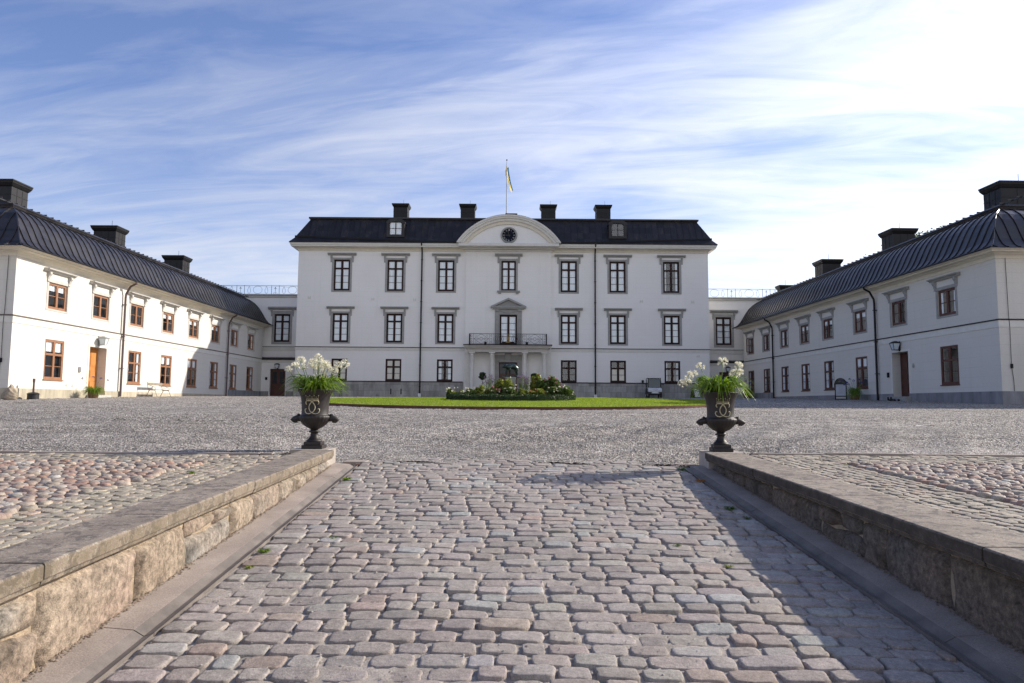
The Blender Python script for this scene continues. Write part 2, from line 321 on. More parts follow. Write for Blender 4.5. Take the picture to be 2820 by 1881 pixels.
def leaf_mat(name, c1, c2, rough=0.5, trans=0.25):
    m = bpy.data.materials.new(name); m.use_nodes = True; n = NT(m.node_tree)
    o = n.n('ShaderNodeOutputMaterial'); p = n.n('ShaderNodeBsdfPrincipled'); p.inputs['Roughness'].default_value = rough
    t = n.n('ShaderNodeTexCoord')
    c = n.mix(n.ramp(n.noise(t.outputs['Object'], 9, 3, 0.6), [(0.3, 0), (0.7, 1)]), c1, c2)
    g = n.n('ShaderNodeNewGeometry'); c = n.mix(1.0, c, n.ramp(g.outputs['Random Per Island'], [(0, 0.65), (1, 1.4)]), 'MULTIPLY')
    n.l(c, p.inputs['Base Color']); tl = n.n('ShaderNodeBsdfTranslucent'); n.l(n.mix(1.0, c, (1.4, 1.5, 0.7) if c1[1] > c1[0]*1.15 else (1.0, 1.0, .95), 'MULTIPLY'), tl.inputs[0])
    mx = n.n('ShaderNodeMixShader'); mx.inputs[0].default_value = trans; n.l(p, mx.inputs[1]); n.l(tl, mx.inputs[2]); n.l(mx, o.inputs[0]); return m
M['leaf_dark'] = leaf_mat('dark_box_leaf', (0.020, 0.040, 0.012), (0.045, 0.080, 0.020))
M['leaf_mid'] = leaf_mat('mid_rose_leaf', (0.055, 0.095, 0.018), (0.15, 0.20, 0.04))
M['leaf_yellow'] = leaf_mat('yellow_green_leaf', (0.14, 0.18, 0.025), (0.30, 0.31, 0.06))
M['leaf_strap'] = leaf_mat('strap_leaf', (0.075, 0.140, 0.014), (0.22, 0.31, 0.035), 0.32, 0.5)
M['grass'] = leaf_mat('lawn_grass', (0.15, 0.205, 0.020), (0.25, 0.30, 0.038), 0.6, 0.5)
M['petal_white'] = leaf_mat('cream_white_petal', (0.80, 0.76, 0.58), (0.92, 0.90, 0.80), 0.6, 0.30)
M['flag_yellow'] = leaf_mat('yellow_cloth', (0.80, 0.62, 0.20), (0.85, 0.68, 0.26), 0.8, 0.6); M['flag_blue'] = leaf_mat('blue_cloth', (0.07, 0.20, 0.46), (0.09, 0.24, 0.50), 0.8, 0.6)
M['petal_blue'] = leaf_mat('violet_blue_petal', (0.05, 0.04, 0.22), (0.10, 0.08, 0.36), 0.6, 0.3)
M['petal_pink'] = leaf_mat('pink_petal', (0.50, 0.15, 0.20), (0.62, 0.28, 0.34), 0.6, 0.3)
M['petal_mauve'] = leaf_mat('mauve_petal', (0.24, 0.13, 0.30), (0.36, 0.20, 0.40), 0.6, 0.3)
M['petal_orange'] = leaf_mat('orange_petal', (0.45, 0.16, 0.03), (0.60, 0.28, 0.06), 0.6, 0.3)

# ------------------------------------------------------------------ mesh helpers
COL = sc.collection
class MB:
    def __init__(s): s.v = []; s.f = []
    def add(s, vs, fs):
        o = len(s.v); s.v += [tuple(p) for p in vs]; s.f += [tuple(i+o for i in q) for q in fs]; return s
    def box(s, x0, x1, y0, y1, z0, z1):
        vs = [(x0,y0,z0),(x1,y0,z0),(x1,y1,z0),(x0,y1,z0),(x0,y0,z1),(x1,y0,z1),(x1,y1,z1),(x0,y1,z1)]
        return s.add(vs, [(0,3,2,1),(4,5,6,7),(0,1,5,4),(1,2,6,5),(2,3,7,6),(3,0,4,7)])
    def quad(s, a, b, c, d): return s.add([a,b,c,d], [(0,1,2,3)])
    def prism_x(s, prof, x0, x1, shear=None):
        """closed (y,z) profile swept along x"""
        n = len(prof); vs = [(x0,y,z) for y,z in prof]+[(x1,y,z) for y,z in prof]
        return s.add(vs, [tuple(range(n-1,-1,-1)), tuple(range(n,2*n))]+[(i,(i+1)%n,n+(i+1)%n,n+i) for i in range(n)])
    def prism_y(s, prof, y0, y1):
        n = len(prof); vs = [(x,y0,z) for x,z in prof]+[(x,y1,z) for x,z in prof]
        return s.add(vs, [tuple(range(n)), tuple(range(2*n-1,n-1,-1))]+[((i+1)%n,i,n+i,n+(i+1)%n) for i in range(n)])
    def prism_z(s, prof, z0, z1):
        n = len(prof); vs = [(x,y,z0) for x,y in prof]+[(x,y,z1) for x,y in prof]
        return s.add(vs, [tuple(range(n-1,-1,-1)), tuple(range(n,2*n))]+[(i,(i+1)%n,n+(i+1)%n,n+i) for i in range(n)])
    def lathe(s, prof, n=24, c=(0,0,0), flute=0, fl_amp=0.0, fl_rng=None):
        vs = []; m = len(prof)
        for k,(r,z) in enumerate(prof):
            for i in range(n):
                a = 2*PI*i/n; rr = r
                if flute and fl_rng and fl_rng[0] <= k <= fl_rng[1]: rr = r*(1+fl_amp*math.cos(flute*a))
                vs.append((c[0]+rr*math.cos(a), c[1]+rr*math.sin(a), c[2]+z))
        fs = [(k*n+i, k*n+(i+1)%n, (k+1)*n+(i+1)%n, (k+1)*n+i) for k in range(m-1) for i in range(n)]
        fs += [tuple(range(n-1,-1,-1)), tuple((m-1)*n+i for i in range(n))]
        return s.add(vs, fs)
    def tube(s, pts, r, n=6, closed=False):
        pts = [Vector(p) for p in pts]; m = len(pts); rs = r if isinstance(r, (list, tuple)) else [r]*m
        vs = []; up = Vector((0,0,1)); prev = None
        for i,p in enumerate(pts):
            a = pts[(i-1)%m] if (closed or i>0) else p; b = pts[(i+1)%m] if (closed or i<m-1) else p
            t = (b-a).normalized() if (b-a).length > 1e-9 else Vector((0,0,1))
            if prev is None:
                x = t.cross(up) if abs(t.z) < 0.9 else t.cross(Vector((1,0,0)))
            else: x = prev-t*prev.dot(t)
            if x.length < 1e-6: x = t.orthogonal()
            x.normalize(); prev = x; y = t.cross(x)
            vs += [p+(x*math.cos(2*PI*k/n)+y*math.sin(2*PI*k/n))*rs[i] for k in range(n)]
        fs = []
        for i in range(m if closed else m-1):
            j = (i+1)%m
            fs += [(i*n+k, i*n+(k+1)%n, j*n+(k+1)%n, j*n+k) for k in range(n)]
        if not closed: fs += [tuple(range(n-1,-1,-1)), tuple((m-1)*n+k for k in range(n))]
        return s.add(vs, fs)
    def bar(s, a, b, w, h=None):
        """rectangular bar between two points"""
        a, b = Vector(a), Vector(b); t = (b-a).normalized(); h = h or w
        x = t.cross(Vector((0,0,1)))
        if x.length < 1e-4: x = Vector((1,0,0))
        x.normalize(); y = x.cross(t); x *= w/2; y *= h/2
        vs = [a-x-y,a+x-y,a+x+y,a-x+y,b-x-y,b+x-y,b+x+y,b-x+y]
        return s.add(vs, [(0,3,2,1),(4,5,6,7),(0,1,5,4),(1,2,6,5),(2,3,7,6),(3,0,4,7)])
    def tf(s, M4):
        s.v = [tuple(M4 @ Vector(p)) for p in s.v]; return s
    def build(s, name, m, parent=None, off=(0,0,0), smooth=False, bevel=0.0, recalc=True):
        me = bpy.data.meshes.new(name)
        vs = [(x-off[0], y-off[1], z-off[2]) for x,y,z in s.v]
        me.from_pydata(vs, [], s.f)
        if recalc and len(s.f) < 60000:
            bm = bmesh.new(); bm.from_mesh(me); bmesh.ops.recalc_face_normals(bm, faces=bm.faces); bm.to_mesh(me); bm.free()
        if smooth: me.polygons.foreach_set('use_smooth', [True]*len(me.polygons))
        me.materials.append(m); me.update()
        o = bpy.data.objects.new(name, me); COL.objects.link(o)
        if parent: o.parent = parent
        if bevel:
            b = o.modifiers.new('bevel', 'BEVEL'); b.width = bevel; b.segments = 2; b.limit_method = 'ANGLE'
        return o

def npmesh(name, v, f, m, parent=None, smooth=False, tint=None):
    """fast mesh from arrays; f is (n,3) or (n,4)"""
    me = bpy.data.meshes.new(name); v = np.asarray(v, dtype=np.float32); f = np.asarray(f, dtype=np.int32)
    me.vertices.add(len(v)); me.vertices.foreach_set('co', v.ravel())
    k = f.shape[1]; me.loops.add(f.size); me.loops.foreach_set('vertex_index', f.ravel())
    me.polygons.add(len(f)); me.polygons.foreach_set('loop_start', np.arange(0, f.size, k, dtype=np.int32))
    try: me.polygons.foreach_set('loop_total', np.full(len(f), k, dtype=np.int32))
    except Exception: pass
    if smooth: me.polygons.foreach_set('use_smooth', np.ones(len(f), dtype=bool))
    me.update(calc_edges=True); me.validate()
    if tint is not None:
        a = me.color_attributes.new('tint', 'FLOAT_COLOR', 'POINT')
        a.data.foreach_set('color', np.asarray(tint, dtype=np.float32).ravel())
    me.materials.append(m); o = bpy.data.objects.new(name, me); COL.objects.link(o)
    if parent: o.parent = parent
    return o

def thing(name, label, cat, loc=(0,0,0), rz=0.0, group=None):
    o = bpy.data.objects.new(name, None); COL.objects.link(o); o.location = loc; o.rotation_euler = (0,0,rz)
    o.empty_display_size = 0.2
    o['label'] = label; o['category'] = cat
    if group: o['group'] = group
    return o
def tag(o, label, cat, group=None):
    o['label'] = label; o['category'] = cat
    if group: o['group'] = group
    return o
def struct(o): o['kind'] = 'structure'; return o
def copy_tree(o, parent=None):
    c = o.copy(); COL.objects.link(c)
    if parent is not None: c.parent = parent
    for ch in list(o.children): copy_tree(ch, c)
    return c

# ------------------------------------------------------------------ ground
def sstep(a, b, x):
    t = np.clip((x-a)/(b-a), 0, 1); return t*t*(3-2*t)
def gz(X, Y):
    """height of the courtyard"""
    X = np.asarray(X, dtype=float); Y = np.asarray(Y, dtype=float)
    Yc = np.clip(Y, -6, 72); u = np.maximum(Yc-10, 0)
    z = np.where(Yc < 10, -0.94+0.028*Yc, -0.66+0.0397*u-0.000319*u*u)
    z = z+0.003*np.clip(X, -40, 40)*np.clip((Yc-12)/15, 0, 1)
    dip = sstep(17.0, 10.2, Y)*(1-sstep(2.5, 5.0, np.abs(X-0.15)))
    z = z-0.215*np.where(Y > 9.95, dip, 0)
    return z
def G(x, y): return float(gz(x, y))
def rz_(Y): return -1.74+0.083*np.clip(Y, -6, 99)       # ramp surface
KX = -0.012
def sX(s, Y): return s+KX*(Y-10)

rng = np.random.default_rng(7)
def grid(xs, ys, zf):
    X, Y = np.meshgrid(xs, ys); Z = zf(X, Y); n = len(xs); m = len(ys)
    v = np.stack([X, Y, Z], -1).reshape(-1, 3); i = np.arange(n*m).reshape(m, n)
    f = np.stack([i[:-1,:-1], i[:-1,1:], i[1:,1:], i[1:,:-1]], -1).reshape(-1, 4); return v, f
VV = []; FF = []; off = 0
def addg(v, f):
    global off
    VV.append(v); FF.append(f+off); off += len(v)
def lownoise(X, Y, k, seed):
    r = np.random.default_rng(seed); o = np.zeros_like(X)
    for _ in range(7):
        a = r.uniform(0, 2*PI); w = k*r.uniform(0.6, 1.7); o += np.sin((X*np.cos(a)+Y*np.sin(a))*w+r.uniform(0, 6.28))
    return o/7
def rough(amp, amp2, k):
    def fn(X, Y):
        z = gz(X, Y)
        n = rng.normal(0, 1, X.shape)
        q = lownoise(X, Y, k, 3)+0.8*lownoise(X, Y, k*3.3, 5)
        clump = np.clip(0.7+0.9*lownoise(X, Y, 0.9, 8), 0.25, 1.6)
        # shallow wheel ruts curving out of the gate
        rr = np.hypot(X-9.0, (Y-24.0)); r2 = np.hypot(X+8.5, (Y-22.0))
        rut = (np.sin(rr*5.2)+np.sin(r2*6.0+1.0))*0.020*np.exp(-((Y-13.5)/5.0)**2)*np.clip(0.5+1.5*lownoise(X, Y, 0.5, 12), 0, 1)
        return z+amp*clump*n+amp2*q+rut
    return fn
v, f = grid(np.arange(-13.5, 14.0, 0.027), np.arange(9.25, 16.02, 0.027), rough(0.0078, 0.008, 5.0))
cx = v[f].mean(1); keep = ~((cx[:,0] > -3.0) & (cx[:,0] < 3.2) & (cx[:,1] < 10.32))
# under the pillars the gravel may run on; inside the gate it starts behind the last cobbles
keep |= ((cx[:,0] > -2.5) & (cx[:,0] < 2.7) & (cx[:,1] > 10.22+0.42*(1-((cx[:,0]-.1)/2.4)**2)+0.16*lownoise(cx[:,0], cx[:,1], 4.0, 9)+0.10*lownoise(cx[:,0], cx[:,1], 14.0, 10)))
keep &= ~((cx[:,0] > 2.9) & (cx[:,1] < 9.75)); keep |= False
addg(v, f[keep])
v, f = grid(np.arange(-21.5, 21.6, 0.055), np.arange(15.99, 28.1, 0.055), rough(0.0115, 0.012, 4.0)); addg(v, f)
v, f = grid(np.arange(-33, 33.1, 0.15), np.arange(28.0, 72.0, 0.15), rough(0.012, 0.012, 3.0)); addg(v, f)
# beds under the pavings, the ramp and everything out to the horizon
BEDM = mat('mossy_paving_bed', (0.115, 0.095, 0.062), 0.95, var=0.35, vscale=5, hue=(0.12, 0.125, 0.055), bump=0.8, bscale=60, fine=0.4, fscale=70)
for nm_, xs_, y1_ in (('paving_bed_left', np.array([-13.5,-8,-5,-4,-3.4,-2.62]), 9.3), ('paving_bed_right', np.array([2.96,3.6,4.2,6,9,14.0]), 9.8)):
    v, f = grid(xs_, np.linspace(-6, y1_, 18), lambda X, Y: gz(X, Y)-0.018); struct(npmesh(nm_, v, f, BEDM))
addg(*grid(np.linspace(-2.62, 2.96, 8), np.linspace(-6, 11.2, 22), lambda X, Y: np.minimum(rz_(Y), -0.885+0.028*(Y-10.3))-0.045))
def skirt(x0, x1, y0, y1, nx=8, ny=8, d=0.012): addg(*grid(np.linspace(x0, x1, nx), np.linspace(y0, y1, ny), lambda X, Y: gz(X, Y)-d))
skirt(-900, -13.4, -6, 16.1, 12, 26); skirt(13.9, 900, -6, 16.1, 12, 26)
skirt(-900, -21.4, 16, 28.1, 12, 14); skirt(21.5, 900, 16, 28.1, 12, 14)
skirt(-900, -32.9, 28, 72, 12, 20); skirt(33, 900, 28, 72, 12, 20)
skirt(-900, 900, 71.8, 1500, 12, 12)
addg(*grid(np.linspace(-900, 900, 12), np.array([-900, -300, -60, -6.0]), lambda X, Y: np.full(X.shape, -2.28)))
addg(*grid(np.linspace(-900, -2.62, 6), np.array([-6.05, -5.95]), lambda X, Y: gz(X, Y)*np.where(Y > -6, 1, 1)-0.035))
ground = npmesh('ground', np.concatenate(VV), np.concatenate(FF), M['gravel']); struct(ground)
# ------------------------------------------------------------------ stone pavings
def stones(name, cx, cy, a, b, h, expo, zf, tint, m, seg=12, ang=None, jit=0.05, seed=1, lean=0.02):
    """domed stones; cx.. arrays; returns one mesh"""
    r = np.random.default_rng(seed); n = len(cx); ang = np.zeros(n) if ang is None else ang
    fr = np.array([0.0, 0.5, 0.87, 0.965, 1.0, 1.008]) if expo > 3 else np.array([0.0, 0.45, 0.78, 0.93, 1.0, 1.02])
    hh = np.array([1.0, 1.0, 0.985, 0.90, 0.45, -2.4]) if expo > 3 else np.array([1.0, 0.985, 0.90, 0.66, 0.25, -1.2])
    th = np.arange(seg)/seg*2*PI; k = len(fr)
    ct, st = np.cos(th), np.sin(th)
    rad = (np.abs(ct)**expo+np.abs(st)**expo)**(-1/expo)
    U = fr[:,None]*rad*ct; V = fr[:,None]*rad*st                     # k x seg
    wob = 1+jit*r.normal(0, 1, (n, 1, seg)); wob = (wob+np.roll(wob, 1, 2))/2
    x = a[:,None,None]*U*wob; y = b[:,None,None]*V*wob
    z = h[:,None,None]*hh[None,:,None]*np.ones((1,1,seg))+r.normal(0, 0.05, (n, k, seg))*h[:,None,None]*np.array([0,1,1,1,.6,0])[None,:,None]
    tx = r.normal(0, lean, n)[:,None,None]; ty = r.normal(0, lean, n)[:,None,None]; z = z+x*tx+y*ty
    z = z+r.normal(0, 0.0035, n)[:,None,None]
    ca, sa = np.cos(ang)[:,None,None], np.sin(ang)[:,None,None]
    X = cx[:,None,None]+x*ca-y*sa; Y = cy[:,None,None]+x*sa+y*ca
    Z = z+zf(X, Y)
    v = np.stack([X,Y,Z], -1).reshape(-1, 3)
    i = np.arange(k*seg).reshape(k, seg); j = np.roll(i, -1, 1)
    f0 = np.stack([i[:-1], j[:-1], j[1:], i[1:]], -1).reshape(-1, 4)
    f = (np.arange(n)[:,None,None]*k*seg+f0[None]).reshape(-1, 4)
    c = np.repeat(tint, k*seg, 0); c = np.concatenate([c, np.ones((len(c), 1))], 1)
    return npmesh(name, v, f, m, smooth=True, tint=c)

def palette(r, n, cols, w):
    cols = np.array(cols)*0.91; idx = r.choice(len(cols), n, p=np.array(w)/sum(w)); return cols[idx]*r.uniform(0.90, 1.10, (n, 1))*r.normal(1, 0.012, (n, 3))

def ramp_cobbles():
    r = np.random.default_rng(21); cx=[];cy=[];a=[];b=[];an=[]
    Y = -3.0
    while Y < 10.95:
        pitch = r.uniform(0.142, 0.168); yc = Y+pitch/2
        lo, hi = sX(-2.15, yc)+r.uniform(-.01,.02), sX(2.41, yc); x = lo
        if yc > 10.3: lo += 0.35; hi -= 0.5
        wav1, wav2 = r.uniform(0, 6.28), r.uniform(0.5, 1.1)
        while x < hi-0.06:
            L = min(r.normal(0.238, 0.048), 0.36); L = max(L, 0.14)
            if x+L > hi: L = hi-x
            if L > 0.07:
                yy = yc+0.008*math.sin(wav1+x*wav2)+0.018*math.sin(x*0.9+1.0)+r.normal(0, 0.004)
                cx.append(x+L/2); cy.append(yy); a.append(L/2-r.uniform(0.006, 0.016)); b.append(pitch/2-r.uniform(0.004, 0.014)); an.append(r.normal(0, 0.018))
            x += L
        Y += pitch
    n = len(cx); cx, cy, a, b, an = map(np.array, (cx, cy, a, b, an))
    t = palette(r, n, [(.40,.342,.295),(.42,.365,.32),(.37,.325,.285),(.43,.41,.375),(.41,.325,.27),(.35,.305,.265),(.44,.395,.345)], [32,30,14,7,4,4,9])
    def zf(X, Y):
        c = (X-0.1)/2.3
        return np.minimum(rz_(Y), -0.885+0.028*(Y-10.3))+0.018*(1-c*c)+0.006*np.sin(X*3.1+Y*2.0)+0.006*np.sin(Y*4.3-X)
    o = stones('cobbled_ramp', cx, cy, a, b, np.full(n, 0.016)*r.uniform(0.75, 1.35, n), 6.5, zf, t, M['cobble'], seg=18, ang=an, jit=0.040, seed=5, lean=0.016)
    return struct(o)
ramp_cobbles()
# ground-up sand and chips lying in the joints of the ramp
v, f = grid(np.arange(-2.2, 2.55, 0.03), np.arange(-3, 11.0, 0.03), lambda X, Y: np.minimum(rz_(Y), -0.885+0.028*(Y-10.3))+0.018*(1-((X-.1)/2.3)**2)-0.002+rng.normal(0, 0.0035, X.shape)+0.0035*lownoise(X, Y, 2.5, 4))
struct(npmesh('joint_sand', v, f, mat('joint_sand', (0.34, 0.295, 0.25), 0.95, var=0.3, vscale=6, bump=0.6, bscale=120, fine=0.35, fscale=90)))

def scatter_grit():
    r = np.random.default_rng(91); n1, n2 = 2600, 2200
    x = np.concatenate([r.uniform(-2.3, 2.5, n1), r.uniform(-2.1, 2.4, n2)]); y = np.concatenate([10.75-np.abs(r.normal(0, .42, n1)), r.uniform(2.5, 10.4, n2)])
    z = np.minimum(rz_(y), -0.885+0.028*(y-10.3))+0.018*(1-((x-.1)/2.3)**2)+np.where(r.uniform(0,1,n1+n2) < .5, .004, .017); s = r.uniform(.004, .011, n1+n2)
    base = np.array([(1,0,0),(0,1,0),(-1,0,0),(0,-1,0),(0,0,.8)]); vv = (np.stack([x,y,z],-1)[:,None]+base[None]*s[:,None,None]*r.uniform(.6,1.4,(n1+n2,5,1))).reshape(-1,3)
    ff = (np.arange(n1+n2)[:,None,None]*5+np.array([(0,1,4),(1,2,4),(2,3,4),(3,0,4)])[None]).reshape(-1,3)
    o = npmesh('loose_gravel', vv, ff, mat('loose_grey_chips', (0.34,0.31,0.27), 0.9, var=0.5, vscale=40)); o['kind'] = 'stuff'; tag(o, 'loose gravel chips strewn over the cobbled ramp', 'gravel')
scatter_grit()
def sett_area(name, rects, seed):
    r = np.random.default_rng(seed); cx=[];cy=[];a=[];b=[];an=[]
    for (x0, x1, y0, y1, along) in rects:
        if along == 'y':     # courses run along Y
            x = x0
            while x < x1-0.02:
                w = min(r.uniform(0.088, 0.112), x1-x)
                if x1-x-w < 0.05: w = x1-x
                y = y0+r.uniform(-.05, 0)
                while y < y1:
                    L = r.uniform(0.10, 0.155); cx.append(x+w/2+KX*(y-10)); cy.append(y+L/2); a.append(w/2-.006); b.append(L/2-.006); an.append(r.normal(0,.04)); y += L
                x += w
        else:
            y = y0
            while y < y1-0.02:
                w = min(r.uniform(0.088, 0.112), y1-y)
                if y1-y-w < 0.05: w = y1-y
                x = x0+r.uniform(0, .03)
                while x < x1:
                    L = r.uniform(0.10, 0.155); cx.append(x+L/2); cy.append(y+w/2); a.append(L/2-.006); b.append(w/2-.006); an.append(r.normal(0,.04)); x += L
                y += w
    n = len(cx); cx, cy, a, b, an = map(np.array, (cx, cy, a, b, an))
    t = palette(r, n, [(.40,.345,.27),(.46,.395,.305),(.34,.295,.235),(.45,.35,.27)], [4,4,3,1])
    o = stones(name, cx, cy, a, b, np.full(n, 0.013), 6.0, lambda X, Y: gz(X, np.minimum(Y, 9.9))-0.010+0.005*np.sin(X*4)*np.sin(Y*3), t, M['sett'], seg=12, ang=an, jit=0.03, seed=seed, lean=0.03)
    return struct(o)
sett_area('sett_paving_left', [(-3.62, -2.86, -2, 8.35, 'y'), (-13.4, -2.92, 8.40, 9.22, 'x')], 31)
sett_area('sett_paving_right', [(3.17, 3.98, -2, 8.72, 'y'), (3.22, 14.0, 8.78, 9.72, 'x')], 32)
def field_area(name, x0, x1, y0, y1, seed):
    r = np.random.default_rng(seed); cx=[];cy=[];a=[];b=[];an=[]
    y = y0
    while y < y1:
        x = x0+r.uniform(0, 0.06)
        while x < x1:
            s = r.uniform(0.088, 0.145); cx.append(x+s/2+KX*(y-10)); cy.append(y+r.normal(0, .014)); a.append(s/2*r.uniform(0.92, 1.12)); b.append(r.uniform(0.038, 0.056)); an.append(r.normal(0, .45)); x += s
        y += r.uniform(0.082, 0.104)
    n = len(cx); cx, cy, a, b, an = map(np.array, (cx, cy, a, b, an))
    t = palette(r, n, [(.43,.32,.25),(.40,.335,.27),(.48,.40,.315),(.33,.27,.225),(.43,.27,.20),(.46,.43,.38),(.35,.245,.195)], [6,6,4,4,3,2,3])
    return struct(stones(name, cx, cy, a, b, r.uniform(0.028, 0.046, n), 2.3, lambda X, Y: gz(X, Y)-0.012, t, M['field'], seg=12, ang=an, jit=0.05, seed=seed, lean=0.06))
field_area('fieldstone_paving_left', -11.5, -3.62, 0.0, 8.35, 41)
field_area('fieldstone_paving_right', 3.99, 12.0, 0.0, 8.70, 42)
# edging stones between setts and gravel
mb = MB(); x = -13.4
rr = random.Random(5)
while x < -3.1:
    L = rr.uniform(1.0, 1.7); L = min(L, -3.08-x); z = G(x+L/2, 9.3); mb.box(x+.006, x+L-.006, 9.235, 9.335, z-.15, z+.022+rr.uniform(-.005,.006)); x += L
struct(mb.build('kerb_left', M['granite'], bevel=0.008))
mb = MB(); x = 3.28
while x < 14:
    L = rr.uniform(1.0, 1.7); z = G(x+L/2, 9.8); mb.box(x+.006, x+L-.006, 9.735, 9.835, z-.15, z+.022+rr.uniform(-.005,.006)); x += L
struct(mb.build('kerb_right', M['granite'], bevel=0.008))

# ------------------------------------------------------------------ ramp walls, gutters, pillars
def ramp_wall(side, label):
    """side -1 left, +1 right; coping front at s0, wall foot at sf, back at sb"""
    if side < 0: s0, sf, sb, sc_ = -2.44, -2.495, -2.87, -2.16
    else: s0, sf, sb, sc_ = 2.67, 2.77, 3.165, 2.425
    root = thing('ramp_wall', label, 'wall', (sX(sf, 5.0), 5.0, float(rz_(5.0))), 0)
    ro = root.location.copy()
    cz = lambda Y: -0.94+0.028*Y+0.012
    r = random.Random(11 if side < 0 else 12)
    yend = 9.86
    # core
    mb = MB(); f_in = sf-side*(-0.02)
    ys = [-5.5+i*(yend+5.5)/12 for i in range(13)]
    core_x = lambda Y: sX(sf+side*0.045, Y)
    for y0, y1 in zip(ys[:-1], ys[1:]):
        for (xa, xb) in ((sf+side*0.045, sb-side*0.02),):
            A = [(sX(xa,y0),y0,rz_(y0)-.3),(sX(xb,y0),y0,rz_(y0)-.3),(sX(xb,y0),y0,cz(y0)-.10),(sX(xa,y0),y0,cz(y0)-.10)]
            B = [(sX(xa,y1),y1,rz_(y1)-.3),(sX(xb,y1),y1,rz_(y1)-.3),(sX(xb,y1),y1,cz(y1)-.10),(sX(xa,y1),y1,cz(y1)-.10)]
            mb.add(A+B, [(0,1,2,3),(7,6,5,4),(0,4,5,1),(1,5,6,2),(2,6,7,3),(3,7,4,0)])
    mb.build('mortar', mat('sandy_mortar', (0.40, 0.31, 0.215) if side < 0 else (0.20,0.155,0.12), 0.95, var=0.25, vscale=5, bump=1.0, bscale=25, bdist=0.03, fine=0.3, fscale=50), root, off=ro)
    # big irregular boulders set flush, each a lumpy rounded slab
    V=[];F=[];T=[]; o=0; rg = np.random.default_rng(77 if side < 0 else 78)
    y = -4.5
    tl = [(.38,.305,.225),(.32,.30,.265),(.40,.31,.225),(.36,.27,.205),(.33,.28,.22)] if side < 0 else [(.20,.155,.115),(.165,.135,.105),(.22,.165,.125),(.17,.15,.13)]  # right-hand stones tinted darker, the wall's shade put into their colour
    while y < yend-0.12:
        H0 = cz(y)-0.125-rz_(y)-0.0
        W = r.uniform(0.42, 1.10)*(1.1 if H0 > .45 else 0.8)
        W = min(W, yend-0.02-y)
        if yend-0.02-(y+W) < 0.15: W = yend-0.02-y
        mid = y+W/2; zb, zt = rz_(mid)-0.08, cz(mid)-0.135
        cells = [(y, y+W, zb, zt)]
        if zt-zb > 0.40 and r.random() < 0.55:
            zs = zb+(zt-zb)*r.uniform(0.60, 0.82); cells = [(y, y+W, zb, zs)]
            ym = y+W*r.uniform(.35,.65) if W > .5 else None
            cells += [(y, y+W, zs, zt)] if ym is None else [(y, ym, zs, zt), (ym, y+W, zs, zt)]
        for (a0, a1, b0, b1) in cells:
            nu = max(8, int((a1-a0)/0.03)); nv = max(6, int((b1-b0)/0.03))
            u = np.linspace(-1, 1, nu); w = np.linspace(-1, 1, nv); U, Wv = np.meshgrid(u, w)
            sk = r.uniform(-.06, .06)
            YY = (a0+a1)/2+U*(a1-a0)/2*0.985+sk*Wv*0.6*(a1-a0)*.5; ZZ = (b0+b1)/2+Wv*(b1-b0)/2*0.985+0.083*0.35*(YY-(a0+a1)/2)
            ZZ = ZZ+0.030*np.sin(YY*9+a0*5)*np.abs(Wv)*np.sign(Wv)*0.6-0.012*np.abs(U)*Wv
            YY = YY+0.024*np.sin(ZZ*11+a0*3)*np.abs(U)
            edge = np.minimum(1-np.abs(U)**6, 1-np.abs(Wv)**6)
            dep = 0.062*np.clip(edge, 0, 1)**0.5+0.014*lownoise(YY*1.0, ZZ*1.0, 9, int(a0*50)%97)+0.012*lownoise(YY, ZZ, 27, 4)+0.005*lownoise(YY, ZZ, 60, 6)+rg.normal(0, .0014, U.shape)
            XX = sX(0, YY)+sf+side*(0.050-dep)
            n0 = U.size; V.append(np.stack([XX-ro.x, YY-ro.y, ZZ-ro.z], -1).reshape(-1,3)); i = np.arange(n0).reshape(U.shape)
            F.append(np.stack([i[:-1,:-1], i[:-1,1:], i[1:,1:], i[1:,:-1]], -1).reshape(-1,4)+o); o += n0
            c = np.array(tl[r.randrange(len(tl))])*r.uniform(.88, 1.12); c2 = np.array(tl[r.randrange(len(tl))])*r.uniform(.75, 1.05); wq = np.clip(.5+1.1*lownoise(YY, ZZ, 7, int(a0*31)%89), 0, 1)[...,None]; wd = np.clip(.8*lownoise(YY, ZZ, 16, 9)-.12, 0, .5)[...,None]
            T.append(np.concatenate([((c*(1-wq)+c2*wq)*(1-wd)).reshape(-1,3), np.ones((n0,1))], 1))
        y += W
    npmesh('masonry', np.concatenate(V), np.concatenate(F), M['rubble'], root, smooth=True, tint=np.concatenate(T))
    # coping slabs with a moulded lower edge
    mb = MB(); joints = [-5.5,-4.1,-2.6,-1.1,.4,2.0,3.68,5.02,6.75,8.1,yend-.0] if side < 0 else [-5.5,-3.9,-2.3,-.8,.9,2.6,4.2,6.1,8.0,yend-.0]
    for y0, y1 in zip(joints[:-1], joints[1:]):
        y0 += .005; y1 -= .005; dzz = r.uniform(-.004,.004); dxx = r.uniform(-.006,.006)
        f = -side   # outward from wall into the ramp
        prof = [(sb, 0), (s0+dxx-f*0.010, 0), (s0+dxx, -.010), (s0+dxx, -.082), (s0-f*.014+dxx, -.088), (s0-f*.018+dxx, -.112), (s0-f*.05+dxx, -.128), (sb, -.128)]
        n = len(prof); vs = [(sX(p,y),y,cz(y)+q+dzz) for y in (y0,y1) for p,q in prof]
        mb.add(vs, [tuple(range(n)), tuple(range(2*n-1,n-1,-1))]+[(i,(i+1)%n,n+(i+1)%n,n+i) for i in range(n)])
    mb.build('coping', M['coping'] if side < 0 else M['coping_dark'], root, off=ro, bevel=0.004)
